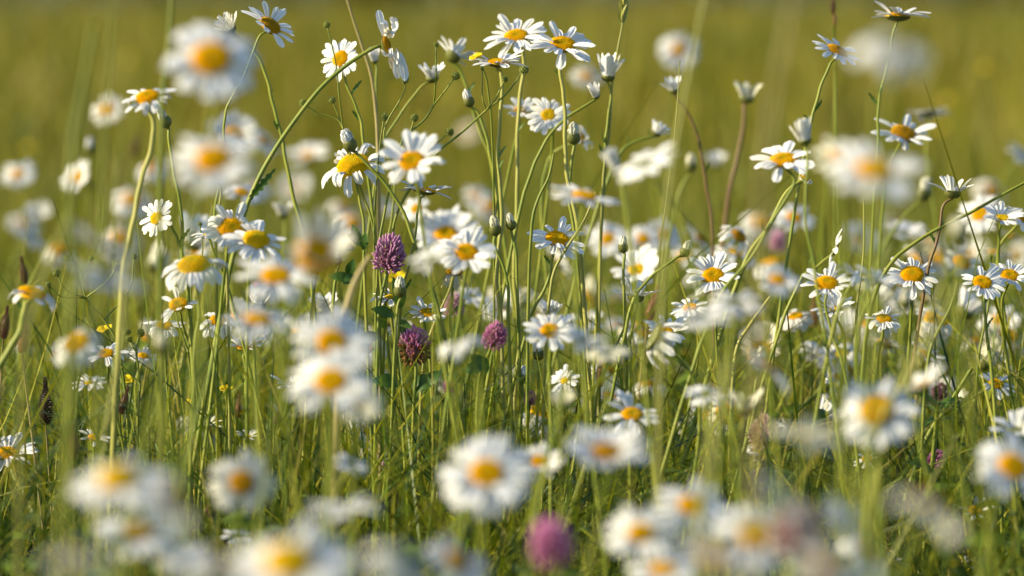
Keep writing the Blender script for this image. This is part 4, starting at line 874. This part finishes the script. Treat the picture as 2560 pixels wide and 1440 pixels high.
def meadow(name, label, n, y0, y1, ml, mr, hmin, hmax, wmin, wmax, w, seg, power=1.0, lean=.3, curve=.42, hskew=1.3, tall=0.0, clump=None):
    x, y = scatter(n, y0, y1, ml, mr, power, clump); n = len(x)
    h = hmin + (hmax - hmin) * rng.random(n) ** hskew
    if y0 < 2.5: h *= .96 + .1 * vnoise(x, y, .15, 12)
    h *= 1 + .14 * vnoise(x, y, .5, 9)
    if tall: h = np.where(rng.random(n) < tall, h * 1.3, h)
    blades(name, label, x, y, h, rng.uniform(wmin, wmax, n), rng.normal(0, lean, n), np.abs(rng.normal(0, curve, n)), tints(n, w, x, y), seg)
meadow('near_grass', 'blurred green blades nearest the camera', 8000, .95, 2.35, .9, .35, .12, .36, .0022, .0055, [3, 3, 3, 1, .6, 3], 6)
meadow('meadow_grass', 'fine green and yellow-green grass between the daisy stems', 32000, 2.35, 4.3, 1.0, .4, .14, .45, .0014, .0046, [3, 3.5, 3.5, 2.4, 1, 5.5], 7, tall=.02, hskew=1.15, lean=.55, curve=.7, clump=.09)
meadow('broad_grass', 'broader soft blades low among the flowers', 6000, 2.2, 4.4, .9, .4, .10, .36, .004, .0075, [3, 2, 3, 1, .2, 4], 7, curve=.8, lean=.5, clump=.12)
meadow('stalk_grass', 'thin straw-coloured stalks between the flowers', 1100, 2.2, 5.5, .5, .4, .28, .47, .0011, .0018, [.5, 1, .3, 3, 4, .1], 5, lean=.24, curve=.25)
meadow('middle_grass', 'yellow-green grass behind the flowers, out of focus', 16000, 4.3, 9.0, 1.2, .8, .16, .40, .003, .0065, [2, 4, 1, 4, 2, .6], 5, tall=.04)
meadow('far_grass', 'olive meadow grass fading far behind', 26000, 9.0, 30.0, 2.0, 1.5, .16, .44, .010, .022, [1, 4, .4, 4, 4, .5], 4, tall=.05)
meadow('distant_grass', 'olive grass at the far end of the meadow', 11000, 30.0, 46.0, 3.0, 3.0, .18, .34, .02, .05, [1, 3, .6, 4, 4, .3], 3)
meadow('tall_bents', 'sparse tall bents hazing the background', 800, 4.5, 20.0, .6, .6, .42, .68, .002, .005, [.5, 1, .2, 3, 5, .1], 5, lean=.12, curve=.1)

# low broad leaves in the bottom of the sward
def undergrowth(n=7000):
    V, F, T = [], [], []
    x, y = scatter(n, 1.6, 4.2, .6, .35); rnd = random.Random(4)
    for a, b in zip(x, y):
        z = rnd.uniform(.03, .29); an = rnd.uniform(0, 6.28); L = rnd.uniform(.010, .028)
        c = Vector((a, b, z)); v, f = leaf_geo(c, c + Vector((math.cos(an) * L, math.sin(an) * L, rnd.uniform(-.3, .5) * L)), L * rnd.uniform(.18, .32), Vector((rnd.uniform(-.5, .5), rnd.uniform(-.8, 0), 1)), 0, 5)
        o = len(V); V += v; F += [tuple(i + o for i in q) for q in f]; g = rnd.uniform(.7, 1.3)
        T += [(.085 * g, .135 * g, .008 * g, 1)] * len(v)
    o = add('undergrowth', mesh('undergrowth', V, F, M['grass'], tint=T)); o['kind'] = 'stuff'; o['label'] = 'small dark leaves low in the sward'
undergrowth()

# ------------------------------------------------------------------ hedge that closes the meadow far behind
def hedge():
    n = 9000; x = rng.uniform(-16, 16, n); top = 2.0 + .5 * np.sin(x * .7) + .35 * np.sin(x * 1.9 + 1)
    z = rng.random(n) ** .7 * top; y = 46.5 + rng.normal(0, .5, n) * (1.2 - z / 4); L = rng.uniform(.06, .16, n)
    V, F, T = [], [], []
    for i in range(n):
        a, b = rng.uniform(-1, 1, 3), rng.uniform(-1, 1, 3); c = np.array((x[i], y[i], z[i])); a = a / np.linalg.norm(a) * L[i]; b = b / np.linalg.norm(b) * L[i] * .6
        k = len(V); V += [c - a, c + b, c + a, c - b]; F.append((k, k + 1, k + 2, k + 3)); g = rng.uniform(.6, 1.4); T += [(.12 * g, .105 * g, .012 * g, 1)] * 4
    t = thing('hedge', (0, 46.5, 0), 'dark leafy hedge closing the meadow at the top of the picture', 'hedge')
    add('foliage', mesh('foliage', [(p[0], p[1] - 46.5, p[2]) for p in V], F, M['foliage'], tint=T), t)
    for i in range(14):
        xx = -13.5 + i * 2.0 + rng.uniform(-.3, .3); v, f = tube_data([Vector((xx, .0, 0)), Vector((xx + .1, 0, .9)), Vector((xx + rng.uniform(-.3, .3), .1, 1.8))], .07, .03, 6)
        add('trunk', mesh('trunk', v, f, M['brown']), t)
hedge()
print('objects', len(bpy.data.objects))
